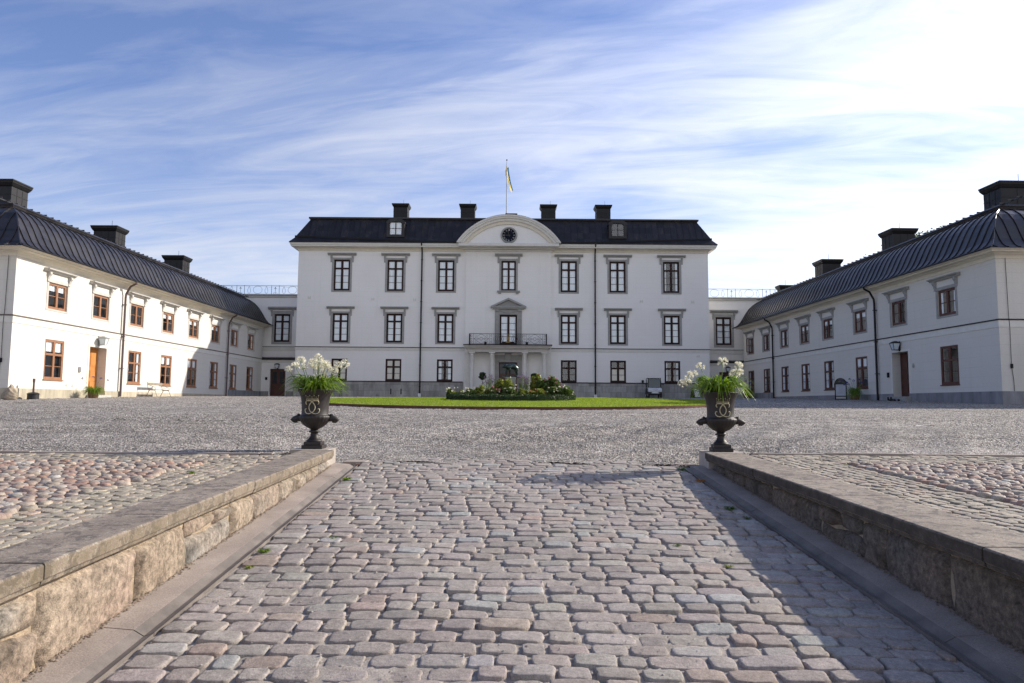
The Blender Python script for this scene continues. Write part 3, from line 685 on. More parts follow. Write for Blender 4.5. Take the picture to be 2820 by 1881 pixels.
    # granite gutter along the foot
    gut = thing('gutter_kerb', 'pale granite kerb with a dark gutter along the foot of the left ramp wall' if side < 0 else 'shaded granite kerb with a dark gutter along the foot of the right ramp wall', 'kerb', (sX(sc_, 5.0), 5.0, float(rz_(5.0))))
    go = gut.location.copy(); mb = MB(); mc = MB(); w1 = sf-side*0.0; w2 = sf-side*0.215
    js = [-5.0,-3.1,-1.3,.6,2.45,4.3,6.0,7.55,9.15,10.12]
    for y0, y1 in zip(js[:-1], js[1:]):
        y0 += .004; y1 -= .004; dzz = r.uniform(-.003,.003)
        lip = 0.0385
        prof = [(w1,-.2),(w1,.055),(w2,lip),(w2,-.2)]
        if side > 0: prof = prof[::-1]
        vs = [(sX(p,y),y,rz_(y)+q+dzz) for y in (y0,y1) for p,q in prof]; n = 4
        mb.add(vs, [tuple(range(n)), tuple(range(2*n-1,n-1,-1))]+[(i,(i+1)%n,n+(i+1)%n,n+i) for i in range(n)])
        e = sc_+side*(-0.0); prof = [(w2,-.2),(w2,.0375),((w2+e)/2-side*0.0,.004),(e+side*.03,.012),(e,.024),(e,-.2)]
        if side > 0: prof = prof[::-1]
        vs = [(sX(p,y),y,rz_(y)+q+dzz) for y in (y0,y1) for p,q in prof]; n = 6
        mc.add(vs, [tuple(range(n)), tuple(range(2*n-1,n-1,-1))]+[(i,(i+1)%n,n+(i+1)%n,n+i) for i in range(n)])
    mb.build('kerb_slab', M['granite'], gut, off=go); mc.build('gutter', M['granite_dark'], gut, off=go)
    # grit and moss along the wall foot
    n = 2600; yy = rg.uniform(-1, 9.8, n); cxg = sX(sf, yy)-side*np.abs(rg.normal(0, .018, n)); s = rg.uniform(.004, .012, n)
    zz_ = rz_(yy)+.055+s*.2
    base = np.array([(1,0,0),(0,1,0),(-1,0,0),(0,-1,0),(0,0,.9)]); vv = (np.stack([cxg,yy,zz_],-1)[:,None]+base[None]*s[:,None,None]*rg.uniform(.7,1.3,(n,5,1))).reshape(-1,3)
    ff = (np.arange(n)[:,None,None]*5+np.array([(0,1,4),(1,2,4),(2,3,4),(3,0,4)])[None]).reshape(-1,3)
    g_ = npmesh('grit', vv, ff, mat('brown_grit', (0.24,0.185,0.135), 0.95, var=0.5, vscale=30)); g_['kind'] = 'stuff'; g_['label'] = 'brown grit gathered along the foot of the %s ramp wall' % ('left' if side < 0 else 'right'); g_['category'] = 'grit'
    # pillar
    pc = -2.785 if side < 0 else 2.965
    pl = thing('stone_pillar', 'square granite pillar at the end of the %s ramp wall, under an urn' % ('left' if side < 0 else 'right'), 'pillar', (pc, 10.1, -0.95))
    MB().box(-.25,.25,-.25,.25,-.25,.285).build('shaft', M['pillar'], pl, bevel=0.008)
    MB().box(-.262,.262,-.262,.262,.287,.30).build('cap', M['pillar'], pl, bevel=0.003)
    return pc
PCL = ramp_wall(-1, 'sunlit low wall of big stones with coping on the left of the ramp')
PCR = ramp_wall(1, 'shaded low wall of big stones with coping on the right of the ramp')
# loose granite block and iron drain at the top of the gutters
o = MB().box(-2.42,-2.10,10.30,10.62,-1.0,-.845).build('kerb_block', M['granite'], bevel=0.01)
tag(o, 'pale granite block lying beside the left pillar at the top of the ramp', 'stone block')
mb = MB().box(-2.20,-1.86,10.13,10.27,-.92,-.872)
o = mb.build('drain_cover', M['rust']); tag(o, 'rusty iron drain strip at the top of the left gutter', 'drain')
o = MB().box(2.30,2.66,10.30,10.60,-1.0,-.85).build('kerb_block', M['granite'], bevel=0.01)
tag(o, 'granite block lying beside the right pillar at the top of the ramp', 'stone block')

# ------------------------------------------------------------------ plants: generic leaf clouds and strap-leaf clumps
def leaf_quads(P, size, r, up=0.3, fold=0.0, elong=1.6):
    """P (n,3) centres -> quads with random orientation"""
    n = len(P); d = r.normal(0, 1, (n,3)); d[:,2] = d[:,2]*0.6+up; d /= np.linalg.norm(d, axis=1)[:,None]
    q = r.normal(0, 1, (n,3)); s = np.cross(d, q); s /= np.linalg.norm(s, axis=1)[:,None]
    L = (size*r.uniform(.7, 1.3, n))[:,None]; W = L/elong*0.5
    v = np.stack([P-d*L*0.5, P+s*W, P+d*L*0.5, P-s*W], 1).reshape(-1,3)
    return v, np.arange(n*4).reshape(n,4)
def blob_points(n, c, rad, r, shell=0.55, lump=0.18, seed=0):
    d = r.normal(0, 1, (n,3)); d /= np.linalg.norm(d, axis=1)[:,None]
    rr = (shell+(1-shell)*r.uniform(0, 1, n)**0.6)
    q = 1+lump*(np.sin(d[:,0]*5+seed)*np.cos(d[:,1]*4+seed*2)+np.sin(d[:,2]*6+seed*3))
    return np.array(c)+d*np.array(rad)*(rr*q)[:,None]
def tapered(mb, pts, r0, r1, n=6):
    k = len(pts); mb.tube(pts, [r0+(r1-r0)*i/(k-1) for i in range(k)], n)

def strap_leaves(n, rad, h, r, spread=1.0, w=0.016, seg=6, droop=1.0, zbase=0.0):
    V=[];F=[];o=0
    for i in range(n):
        a = r.uniform(0, 2*PI); L = rad*r.uniform(.55, 1.12); H = h*r.uniform(.35, 1.15); b0 = r.uniform(0, rad*.28)
        ww = w*r.uniform(.7, 1.25); dr = droop*r.uniform(.4, 1.5); tw = r.uniform(-.5, .5); ab = a+r.normal(0, .35)
        dx_, dy_ = math.cos(a), math.sin(a); px, py = -dy_, dx_
        for k in range(seg+1):
            t = k/seg; x = b0+L*t; z = zbase+H*math.sin(min(1.0, t*1.25)*PI*0.62)-dr*h*0.62*t**2.6
            wd = ww*(1-t**2.2)*(0.55+0.45*min(1, t*4))+0.0006
            cxx = math.cos(ab)*b0+dx_*(L*t); cyy = math.sin(ab)*b0+dy_*(L*t)
            V += [(cxx-px*wd/2, cyy-py*wd/2, z+tw*wd*.3), (cxx, cyy, z-wd*.22), (cxx+px*wd/2, cyy+py*wd/2, z-tw*wd*.3)]
        for k in range(seg):
            q = o+k*3; F += [(q,q+1,q+4,q+3),(q+1,q+2,q+5,q+4)]
        o += 3*(seg+1)
    return np.array(V), np.array(F)
def umbel(c, R_, r, n=34, petals=True):
    """ball of small six-pointed trumpet flowers"""
    V=[];F=[];o=0
    for i in range(n):
        d = r.normal(0, 1, 3); d[2] = abs(d[2])*1.0-0.45; d /= np.linalg.norm(d)
        q = np.cross(d, [0.3,0.2,1.0]); q /= np.linalg.norm(q)+1e-9; s = np.cross(d, q)
        b = np.array(c)+d*R_*.50; L = R_*r.uniform(.42, .62); rad = R_*r.uniform(.26, .38)
        for k in range(6):
            a = k*PI/3+i; e = q*math.cos(a)+s*math.sin(a); e2 = q*math.cos(a+.5)+s*math.sin(a+.5); e3 = q*math.cos(a-.5)+s*math.sin(a-.5)
            V += [b, b+d*L*.7+e2*rad*.42, b+d*L+e*rad, b+d*L*.7+e3*rad*.42]; F.append((o,o+1,o+2,o+3)); o += 4
    return np.array(V), np.array(F)

# ------------------------------------------------------------------ urns
URN_PROF = [(.000,.098),(.104,.098),(.108,.110),(.094,.122),(.078,.135),(.061,.160),(.050,.190),(.048,.212),(.052,.222),(.078,.232),(.080,.246),(.056,.256),(.052,.268),(.075,.282),(.118,.305),(.165,.345),(.198,.385),(.216,.425),(.220,.452),(.207,.464),(.190,.470),(.186,.480),(.186,.56),(.190,.64),(.202,.72),(.222,.775),(.247,.812),(.252,.825),(.246,.835),(.232,.830),(.215,.80),(.0,.79)]
def monogram(mb, rad_at, scale, z0, mir=True, thick=0.0075):
    """two opposed interlaced Cs"""
    raw = [(500,768),(489,757),(487,740),(496,724),(514,714),(536,715),(558,727),(580,743),(597,764),(608,792),(607,820),(596,846),(578,864),(556,876),(528,884),(500,878),(483,862),(476,842),(479,826),(490,818),(499,826)]
    for sgn in (1, -1):
        pts = [(sgn*(q-570)*.00112, (798-w)*.00112) for q, w in raw]
        P = []
        for x, z in pts:
            x *= scale; z *= scale; rr = rad_at(z0+z)+0.004; a = x/rr
            P.append((rr*math.sin(a), -rr*math.cos(a), z0+z))
        mb.tube(P, thick*scale, 6)
def urn_thing(x, label, rot):
    u = thing('garden_urn', label, 'urn', (x, 10.1, -0.65), rot)
    m = MB(); m.box(-.143,.143,-.143,.143,0,.052); m.box(-.118,.118,-.118,.118,.052,.099); m.build('plinth', M['cast_iron'], u, bevel=0.006)
    k0 = 13
    MB().lathe(URN_PROF[:13]+[(0.0,.268)], 48, flute=24, fl_amp=0.05, fl_rng=(3,7)).build('foot', M['cast_iron'], u, smooth=True)
    MB().lathe([(0.0,.262)]+URN_PROF[12:], 72, flute=24, fl_amp=0.022, fl_rng=(2,7)).build('bowl', M['cast_iron'], u, smooth=True)
    zs = [p[1] for p in URN_PROF]; rs = [p[0] for p in URN_PROF]
    def rad_at(z): return float(np.interp(z, zs[19:27], rs[19:27]))
    g = MB(); monogram(g, rad_at, 1.0, 0.585, thick=.0068); g.build('monogram', M['gold_pale'], u, smooth=True)
    c = MB()
    for row, (z, hw, nn) in enumerate(((.668,.085,9),(.682,.088,9))):
        P = []
        for i in range(17):
            xx = -hw+2*hw*i/16; rr = rad_at(z)+.004; P.append((rr*math.sin(xx/rr), -rr*math.cos(xx/rr), z))
        c.tube(P, .0035, 5)
    for i in range(7):
        xx = -.082+.164*i/6; hh = .052 if i % 2 == 0 else .034
        for z in np.linspace(.69, .69+hh, 4):
            rr = rad_at(z)+.005; px = xx*(1+(z-.69)*1.8); a = px/rr; s = .0055 if z < .69+hh-.001 else .0085
            c.lathe([(0,-s),(s,0),(0,s)], 6, (rr*math.sin(a), -rr*math.cos(a), z))
        if i < 6:
            xm = xx+.0137; P = [(xx,.69),(xm,.702),(xx+.0274,.69)]
            c.tube([((rad_at(z)+.004)*math.sin(q/rad_at(z)), -(rad_at(z)+.004)*math.cos(q/rad_at(z)), z) for q, z in P], .003, 4)
    c.build('crown', M['gold_pale'], u)
    for s in (1, -1):      # lion-mask lugs at the shoulder of the bowl
        h = MB()
        h.tube([(s*.185,0,.430),(s*.235,0,.425),(s*.275,0,.418),(s*.318,0,.405),(s*.338,0,.400)], [.052,.047,.040,.026,.012], 10)
        h.tube([(s*.215,-.022,.462),(s*.235,-.026,.480),(s*.250,-.024,.470)], [.016,.013,.004], 6)
        h.tube([(s*.215,.022,.462),(s*.235,.026,.480),(s*.250,.024,.470)], [.016,.013,.004], 6)
        h.tube([(s*.285,-.022,.432),(s*.300,0,.440),(s*.285,.022,.432)], .010, 6)
        h.tube([(s*.25,0,.39),(s*.29,0,.378),(s*.32,0,.385)], [.028,.022,.008], 8)
        h.build('handle', M['cast_iron'], u, smooth=True)
    MB().lathe([(0,.800),(.225,.800),(.2,.815),(0,.822)], 20).build('soil', M['soil'], u)
    return u
urn_thing(PCL, 'brown cast-iron urn with gilt crown and double C, on the left pillar', 0.03)
urn_thing(PCR, 'brown cast-iron urn with gilt crown and double C, on the right pillar', -0.10)

def agapanthus(x, y, z, heads, label, seed, nleaf=230, rad=.36, h=.20, headR=.070, petal='petal_white', stem_r=.0055, w=.027, group=None, nfl=26, loc_dx=0, droop=1.0, sr=0.55):
    r = np.random.default_rng(seed)
    t = thing('agapanthus', label, 'plant', (x, y, z), 0, group)
    v, f = strap_leaves(nleaf, rad, h, r, w=w, droop=droop); npmesh('foliage', v, f, M['leaf_strap'], t, smooth=False)
    for (hx, hz) in heads:
        hy = r.uniform(-.16, .12)*rad/.36
        b = Vector((hx*sr*0.35, hy*.3, 0.0)); e = Vector((hx, hy, hz)); mid = (b+e)/2+Vector((hx*.10, 0, -abs(hx)*.12))
        pts = [b*(1-q)**2+mid*2*q*(1-q)+e*q*q for q in np.linspace(0, 1, 8)]
        m = MB(); tapered(m, pts, stem_r*1.15, stem_r*.8, 6); so_ = m.build('flower_stem', M['stem'], t, smooth=True)
        # pedicels
        m2v, m2f = umbel((hx, hy, hz), headR*r.uniform(.88, 1.15), r, nfl); npmesh('flower_head', m2v, m2f, M[petal], t)
        pd = MB()
        for k in range(10):
            d = Vector(r.normal(0, 1, 3)); d.z = abs(d.z)-.3; d.normalize(); pd.bar(e, e+d*headR*.55, stem_r*.35)
        pd.build('flower_stalks', M['stem'], so_)
    return t
S = .001122
def heads(c0, rimy, lst, s=S): return [((x-c0)*s, (rimy-y)*s) for x, y in lst]
agapanthus(PCL, 10.1, 0.165, heads(592, 545, [(245,285),(405,180),(372,245),(450,262),(520,190),(560,235),(650,150),(655,205),(735,225),(690,350),(600,385),(650,395),(765,265),(845,225),(835,300),(950,205),(610,262)]), 'agapanthus full of white flower heads in the left urn', 3, nleaf=230, rad=.42, h=.22, droop=1.05)
agapanthus(PCR, 10.1, 0.165, heads(650, 565, [(435,225),(330,320),(245,350),(262,420),(200,440),(700,165),(895,208),(925,300),(868,318)]), 'agapanthus with nine sparse white flower heads leaning left in the right urn', 9, nleaf=190, rad=.43, h=.27, w=.026, droop=1.2)

# ------------------------------------------------------------------ lawn with steel edging, hedge ring and flower bed
LC = (0.25, 32.2); LR = 9.25
def lawn():
    n = 96; ring = [(LC[0]+LR*math.cos(2*PI*i/n), LC[1]+LR*math.sin(2*PI*i/n)) for i in range(n)]
    V=[];F=[]
    rs = np.linspace(0, 1, 24)
    th = np.arange(n)/n*2*PI
    RR, TT = np.meshgrid(rs*LR*.996, th, indexing='ij'); X = LC[0]+RR*np.cos(TT); Y = LC[1]+RR*np.sin(TT)
    Z = gz(X, Y)+.085+.03*(1-(RR/LR)**2); v = np.stack([X,Y,Z],-1).reshape(-1,3); i = np.arange(24*n).reshape(24,n); j = np.roll(i,-1,1)
    f = np.stack([i[:-1],i[1:],j[1:],j[:-1]],-1).reshape(-1,4)
    struct(npmesh('lawn', v, f, mat('lawn_turf', (0.20,0.26,0.03), 0.9, var=0.35, vscale=1.2, bump=1.0, bscale=60, fine=0.4, fscale=40)))
    r = np.random.default_rng(4); k = 110000; a = r.uniform(0,2*PI,k); q = LR*np.sqrt(r.uniform(0.0,1,k))*.998
    x = LC[0]+q*np.cos(a); y = LC[1]+q*np.sin(a); sel = (np.hypot(x-LC[0], y-LC[1]) > 2.9) & (y < 38); x, y = x[sel], y[sel]; k = len(x)
    z = gz(x,y)+.075+.03*(1-(np.hypot(x-LC[0],y-LC[1])/LR)**2); hh = r.uniform(.03,.065,k); w = r.uniform(.006,.012,k); t = r.uniform(0,PI,k)
    lx = r.normal(0,.018,k); ly = r.normal(0,.018,k)
    v = np.stack([np.stack([x-w*np.cos(t),y-w*np.sin(t),z],-1), np.stack([x+w*np.cos(t),y+w*np.sin(t),z],-1), np.stack([x+lx,y+ly,z+hh],-1)],1).reshape(-1,3)
    g = npmesh('grass', v, np.arange(3*k).reshape(k,3), M['grass']); g['kind'] = 'stuff'; tag(g, 'short mown grass growing over the round lawn', 'grass')
    mb = MB(); m = 120
    for i in range(m):
        a0, a1 = 2*PI*i/m, 2*PI*(i+1)/m
        pts = []
        for a in (a0, a1):
            for rr_ in (LR, LR+.02):
                x, y = LC[0]+rr_*math.cos(a), LC[1]+rr_*math.sin(a); z = G(x,y); pts += [(x,y,z-.1),(x,y,z+.098)]
        mb.add(pts, [(0,1,5,4),(2,6,7,3),(1,3,7,5)])
    tag(mb.build('lawn_edging', M['rust'], smooth=False), 'rusty steel strip edging the round lawn', 'edging')
lawn()
BR = 2.93; BC = (-0.02, 32.5)
def bz(x, y): return G(x, y)+.085+.03*(1-(math.hypot(x-LC[0],y-LC[1])/LR)**2)
def hedge():
    r = np.random.default_rng(8); t = thing('box_hedge', 'low clipped box hedge in a ring around the flower bed', 'hedge', (BC[0], BC[1]-BR+.18, bz(BC[0], BC[1]-BR)))
    o = np.array(t.location)
    # solid inner mass
    m = MB(); n = 64; prof = [(-.15,0),(-.15,.20),(.15,.20),(.15,0)]
    for i in range(n):
        a0, a1 = 2*PI*i/n, 2*PI*(i+1)/n; vs = []
        for a in (a0, a1):
            for dr, h in prof:
                x, y = BC[0]+(BR-.18+dr)*math.cos(a), BC[1]+(BR-.18+dr)*math.sin(a); vs.append((x,y,bz(x,y)+h))
        m.add(vs, [(0,1,5,4),(1,2,6,5),(2,3,7,6)])
    m.build('branches', M['leaf_dark'], t, off=tuple(o))
    k = 26000; a = r.uniform(0,2*PI,k); side = r.integers(0,3,k); dr = np.where(side==0,-.17,np.where(side==1,.17,r.uniform(-.17,.17,k)))+r.normal(0,.014,k)
    h = np.where(side==2,.235,r.uniform(.0,.235,k))+r.normal(0,.014,k)
    h = h*(1+.08*np.sin(a*9)+.05*np.sin(a*23)); rr_ = BR-.18+dr*(1+.06*np.sin(a*14)); x = BC[0]+rr_*np.cos(a); y = BC[1]+rr_*np.sin(a)
    z = gz(x,y)+.085+.03*(1-(np.hypot(x-LC[0],y-LC[1])/LR)**2)+h
    v, f = leaf_quads(np.stack([x,y,z],-1)-o, .042, r, .4); npmesh('foliage', v, f, M['leaf_dark'], t)
hedge()
v, f = grid(np.linspace(-1,1,20), np.linspace(-1,1,20), lambda X, Y: X*0)
th = np.arctan2(v[:,1], v[:,0]); rd = np.maximum(abs(v[:,0]), abs(v[:,1]))*(BR-.2); v[:,0] = BC[0]+rd*np.cos(th); v[:,1] = BC[1]+rd*np.sin(th); v[:,2] = gz(v[:,0], v[:,1])+.135
struct(npmesh('bed_soil', v, f, M['soil']))

def bush(cx, cz, w, h, y, label, leaf, name='rose_bush', cat='bush', flower=None, nf=0, n=900, size=.075, seed=0, fs=.06):
    r = np.random.default_rng(seed+100); x = cx; g = bz(x, y)
    t = thing(name, label, cat, (x, y, g)); top = cz+h/2; H = max(.25, top-g)
    m = MB()
    for k in range(7):
        a = r.uniform(0,2*PI); e = Vector((math.cos(a)*w*.33, math.sin(a)*w*.3, H*r.uniform(.6,.9)))
        tapered(m, [Vector((0,0,0)), e*.45+Vector((0,0,.05)), e], .012, .004, 5)
    m.build('stem', M['bark'], t)
    parts = []; ncl = max(4, int(w*h*26))
    for k in range(ncl):
        d = r.normal(0,1,3); d /= np.linalg.norm(d); cc = np.array([d[0]*w*.32, d[1]*w*.30, H*.56+d[2]*H*.27]); parts.append(blob_points(n//ncl, cc, np.array([.17*w,.17*w,.17*H])*r.uniform(.8,1.5), r, .3, .2, k))
    P = np.concatenate(parts); P = P[P[:,2] > .02]
    v, f = leaf_quads(P, size*1.15, r, .2); npmesh('foliage', v, f, M[leaf], t)
    if flower:
        for k in range(nf):
            d = r.normal(0,1,3); d[2] = abs(d[2]); d[1] = -abs(d[1]); d /= np.linalg.norm(d); c = (d[0]*w*.5, d[1]*w*.42, H*.60+d[2]*H*.42)
            q = blob_points(14, c, (fs*.42,)*3, r, .4, 0); vv, ff = leaf_quads(q, fs*.8, r, .4, elong=1.2); npmesh('flower', vv, ff, M[flower], t)
    return t
BX = lambda px: .003118*px-3.498
BZ = lambda py: 1.861-.003118*py
k = 0
for (px, py, pw, ph, y, label, leaf, fl, nf, fs) in [
    (965,320,150,170,32.0,'yellow-green rose bush left in front of the bronze animal','leaf_yellow',None,0,.06),
    (1100,330,150,190,31.5,'rose bush growing up against the animal\'s stone pedestal','leaf_yellow','petal_white',3,.06),
    (1100,440,230,110,31.0,'low dark rose bush with white blooms before the pedestal','leaf_mid','petal_white',7,.05),
    (1490,320,160,260,32.4,'tall rose bush with a high shoot and orange hips right of the pedestal','leaf_yellow','petal_orange',6,.06),
    (1570,340,130,180,32.0,'dark green bush between the two tall rose bushes','leaf_mid',None,0,.06),
    (1705,330,190,200,31.8,'broad tall rose bush with pink blooms on top, right part of the bed','leaf_mid','petal_pink',7,.08),
    (1480,440,170,90,30.9,'low orange-flowered bush in the front of the bed','leaf_yellow','petal_orange',14,.06),
    (1680,430,140,100,31.0,'low rose bush with small white blooms right of the orange flowers','leaf_mid','petal_white',8,.05),
    (1850,420,160,130,31.2,'rose bush with white blooms second from the right end of the bed','leaf_mid','petal_white',12,.06),
    (1960,450,110,90,31.6,'small rose bush with pale blooms at the right end of the bed','leaf_mid','petal_white',6,.06),
    (370,430,160,100,31.5,'yellow-green bush with small pale buds in the left of the bed','leaf_yellow','petal_white',4,.05),
    (540,430,150,90,31.1,'low bush dotted with white blooms left of the bed centre','leaf_mid','petal_white',9,.06),
    (690,420,120,100,31.1,'yellow-green low bush below the left topiary tree','leaf_yellow','petal_white',3,.05),
    (215,425,70,80,31.9,'small plant with white blooms at the left end of the bed','leaf_mid','petal_white',7,.075),
    (890,410,110,80,31.0,'low bush with pink blooms left of the pedestal','leaf_mid','petal_pink',7,.075),
    (820,420,110,80,31.4,'feathery green plant beside the pink blooms','leaf_yellow',None,0,.05),
    (1290,440,170,90,31.2,'feathery brownish-green plant right of the pedestal','leaf_yellow',None,0,.05)]:
    k += 1
    bush(BX(px), BZ(py), pw*.003118*1.4, ph*.003118*1.25, y, label, leaf, flower=fl, nf=nf, seed=k, n=int(1500+pw*ph*.09), fs=fs, name='rose_bush' if 'rose' in label else 'garden_bush')
def verbena(px, py, w, h, y, label, seed):
    r = np.random.default_rng(seed); x = BX(px); g = bz(x, y); t = thing('verbena', label, 'plant', (x, y, g)); top = BZ(py)+h*.003118/2-g; W = w*.003118/2
    m = MB(); P = []
    for k in range(46):
        a = r.uniform(0,2*PI); q = W*math.sqrt(r.uniform(0,1)); b = Vector((q*.35*math.cos(a), q*.35*math.sin(a), 0)); e = Vector((q*math.cos(a), q*math.sin(a)*.7, top*r.uniform(.62,1.0)))
        m.tube([b, (b+e)/2+Vector((0,0,.08)), e], .0035, 4); P.append(e)
        for _ in range(2):
            e2 = e+Vector((r.normal(0,.05), r.normal(0,.05), r.uniform(-.12,.02))); m.bar(e-Vector((0,0,.15)), e2, .003); P.append(e2)
    m.build('stem', M['stem'], t)
    pts = np.concatenate([np.array(p)+r.normal(0,.013,(7,3))*np.array([1,1,.5]) for p in P]); v, f = leaf_quads(pts, .024, r, .5, elong=1.1); npmesh('blossom', v, f, M['petal_mauve'], t)
    pts = np.stack([r.normal(0,W*.4,260), r.normal(0,W*.3,260), np.abs(r.normal(0,top*.28,260))],-1); v, f = leaf_quads(pts, .09, r, .8, elong=3); npmesh('foliage', v, f, M['leaf_mid'], t)
verbena(800, 300, 200, 260, 32.3, 'airy mauve verbena clump left of the bronze animal', 1)
verbena(1265, 290, 130, 250, 32.4, 'airy mauve verbena clump directly right of the pedestal', 2)
verbena(1350, 310, 120, 250, 32.8, 'airy mauve verbena clump between the pedestal and the tall bush', 3)

# bronze animal on its pedestal
px0, py0 = -0.05, 32.5
ped = thing('pedestal', 'pale stone pedestal under the bronze animal in the flower bed', 'pedestal', (px0, py0, bz(px0, py0)))
MB().box(-.22,.22,-.42,.42,-.05,.94).build('shaft', M['trim'], ped, bevel=.01); MB().box(-.24,.24,-.44,.44,.942,1.0).build('cap', M['trim'], ped, bevel=.01)
def bear(x, y, z, rz):
    """walking bear as one skinned surface; faces local -x"""
    t = thing('bronze_bear', 'dark bronze walking animal with rounded back on a pedestal before the door', 'statue', (x, y, z), rz)
    v = []; e = []; rad = []
    def chain(pts, start=None):
        last = start
        for p, q in pts:
            v.append(p); rad.append(q); i = len(v)-1
            if last is not None: e.append((last, i))
            last = i
        return last
    chain([((.22,0,.44),(.13,.15)),((.10,0,.47),(.135,.155)),((-.04,0,.47),(.125,.14)),((-.17,0,.46),(.125,.14)),((-.28,0,.45),(.10,.10)),((-.37,0,.45),(.085,.085)),((-.44,0,.43),(.055,.05)),((-.51,0,.40),(.033,.03))])
    for s, yy in ((-1,-.085),(1,.085)):
        o_ = .06 if s > 0 else -.02
        chain([((.24+o_*.3,yy,.34),(.085,.085)),((.22+o_,yy*1.05,.22),(.055,.06)),((.27+o_,yy*1.05,.12),(.036,.04)),((.25+o_,yy*1.05,.035),(.036,.034)),((.20+o_,yy*1.05,.025),(.034,.026))], 0)
        o_ = -.07 if s > 0 else .03
        chain([((-.17+o_*.3,yy,.36),(.070,.075)),((-.18+o_,yy,.22),(.047,.050)),((-.18+o_,yy,.12),(.036,.038)),((-.18+o_,yy,.035),(.036,.034)),((-.225+o_,yy,.025),(.034,.026))], 3)
    chain([((.36,0,.43),(.03,.03)),((.385,0,.36),(.018,.018))], 0)
    for s in (-1,1): chain([((-.34,s*.065,.53),(.028,.022)),((-.335,s*.075,.565),(.018,.012))], 5)
    bm = bmesh.new(); sk = bm.verts.layers.skin.verify(); bv = [bm.verts.new(q) for q in v]
    for q, rr_ in zip(bv, rad): q[sk].radius = rr_
    bv[0][sk].use_root = True
    for i, j in e: bm.edges.new((bv[i], bv[j]))
    me = bpy.data.meshes.new('body'); bm.to_mesh(me); bm.free()
    ob = bpy.data.objects.new('body', me); COL.objects.link(ob); ob.parent = t; me.materials.append(M['bronze'])
    s = ob.modifiers.new('skin', 'SKIN'); s.use_smooth_shade = True; ss = ob.modifiers.new('sub', 'SUBSURF'); ss.levels = 2; ss.render_levels = 2
    MB().box(-.42,.40,-.16,.16,-.045,.008).build('base', M['bronze'], t, bevel=.01)
    return t
bear(px0+.04, py0, bz(px0, py0)+1.045, R(30))

# ------------------------------------------------------------------ building kit
def wall_holes(mb, x0, x1, z0, z1, holes, y=0.0, depth=0.25, reveal=True):
    """wall plane facing -y with rectangular openings (xa,xb,za,zb) and their reveals"""
    xs = sorted(set([x0,x1]+[h[i] for h in holes for i in (0,1)])); zs = sorted(set([z0,z1]+[h[i] for h in holes for i in (2,3)]))
    xs = [x for x in xs if x0-1e-6 <= x <= x1+1e-6]; zs = [z for z in zs if z0-1e-6 <= z <= z1+1e-6]
    for a, b in zip(xs[:-1], xs[1:]):
        for c, d in zip(zs[:-1], zs[1:]):
            mx, mz = (a+b)/2, (c+d)/2
            if any(h[0] < mx < h[1] and h[2] < mz < h[3] for h in holes): continue
            mb.quad((a,y,c),(b,y,c),(b,y,d),(a,y,d))
    if reveal:
        for a,b,c,d in [(h[0],h[1],h[2],h[3]) for h in holes]:
            mb.quad((a,y,c),(a,y,d),(a,y+depth,d),(a,y+depth,c)); mb.quad((b,y,c),(b,y+depth,c),(b,y+depth,d),(b,y,d))
            mb.quad((a,y,d),(b,y,d),(b,y+depth,d),(a,y+depth,d)); mb.quad((a,y,c),(a,y+depth,c),(b,y+depth,c),(b,y,c))
def rings(mb, x0, x1, y0, y1, prof, cap=False):
    """rectangular rings; prof = [(outset, z)]"""
    vs = []
    for o_, z in prof: vs += [(x0-o_,y0-o_,z),(x1+o_,y0-o_,z),(x1+o_,y1+o_,z),(x0-o_,y1+o_,z)]
    fs = []
    for k in range(len(prof)-1):
        for i in range(4): j = (i+1)%4; fs.append((k*4+i,k*4+j,k*4+4+j,k*4+4+i))
    if cap: k = (len(prof)-1)*4; fs.append((k,k+1,k+2,k+3))
    mb.add(vs, fs)
WCACHE = {}
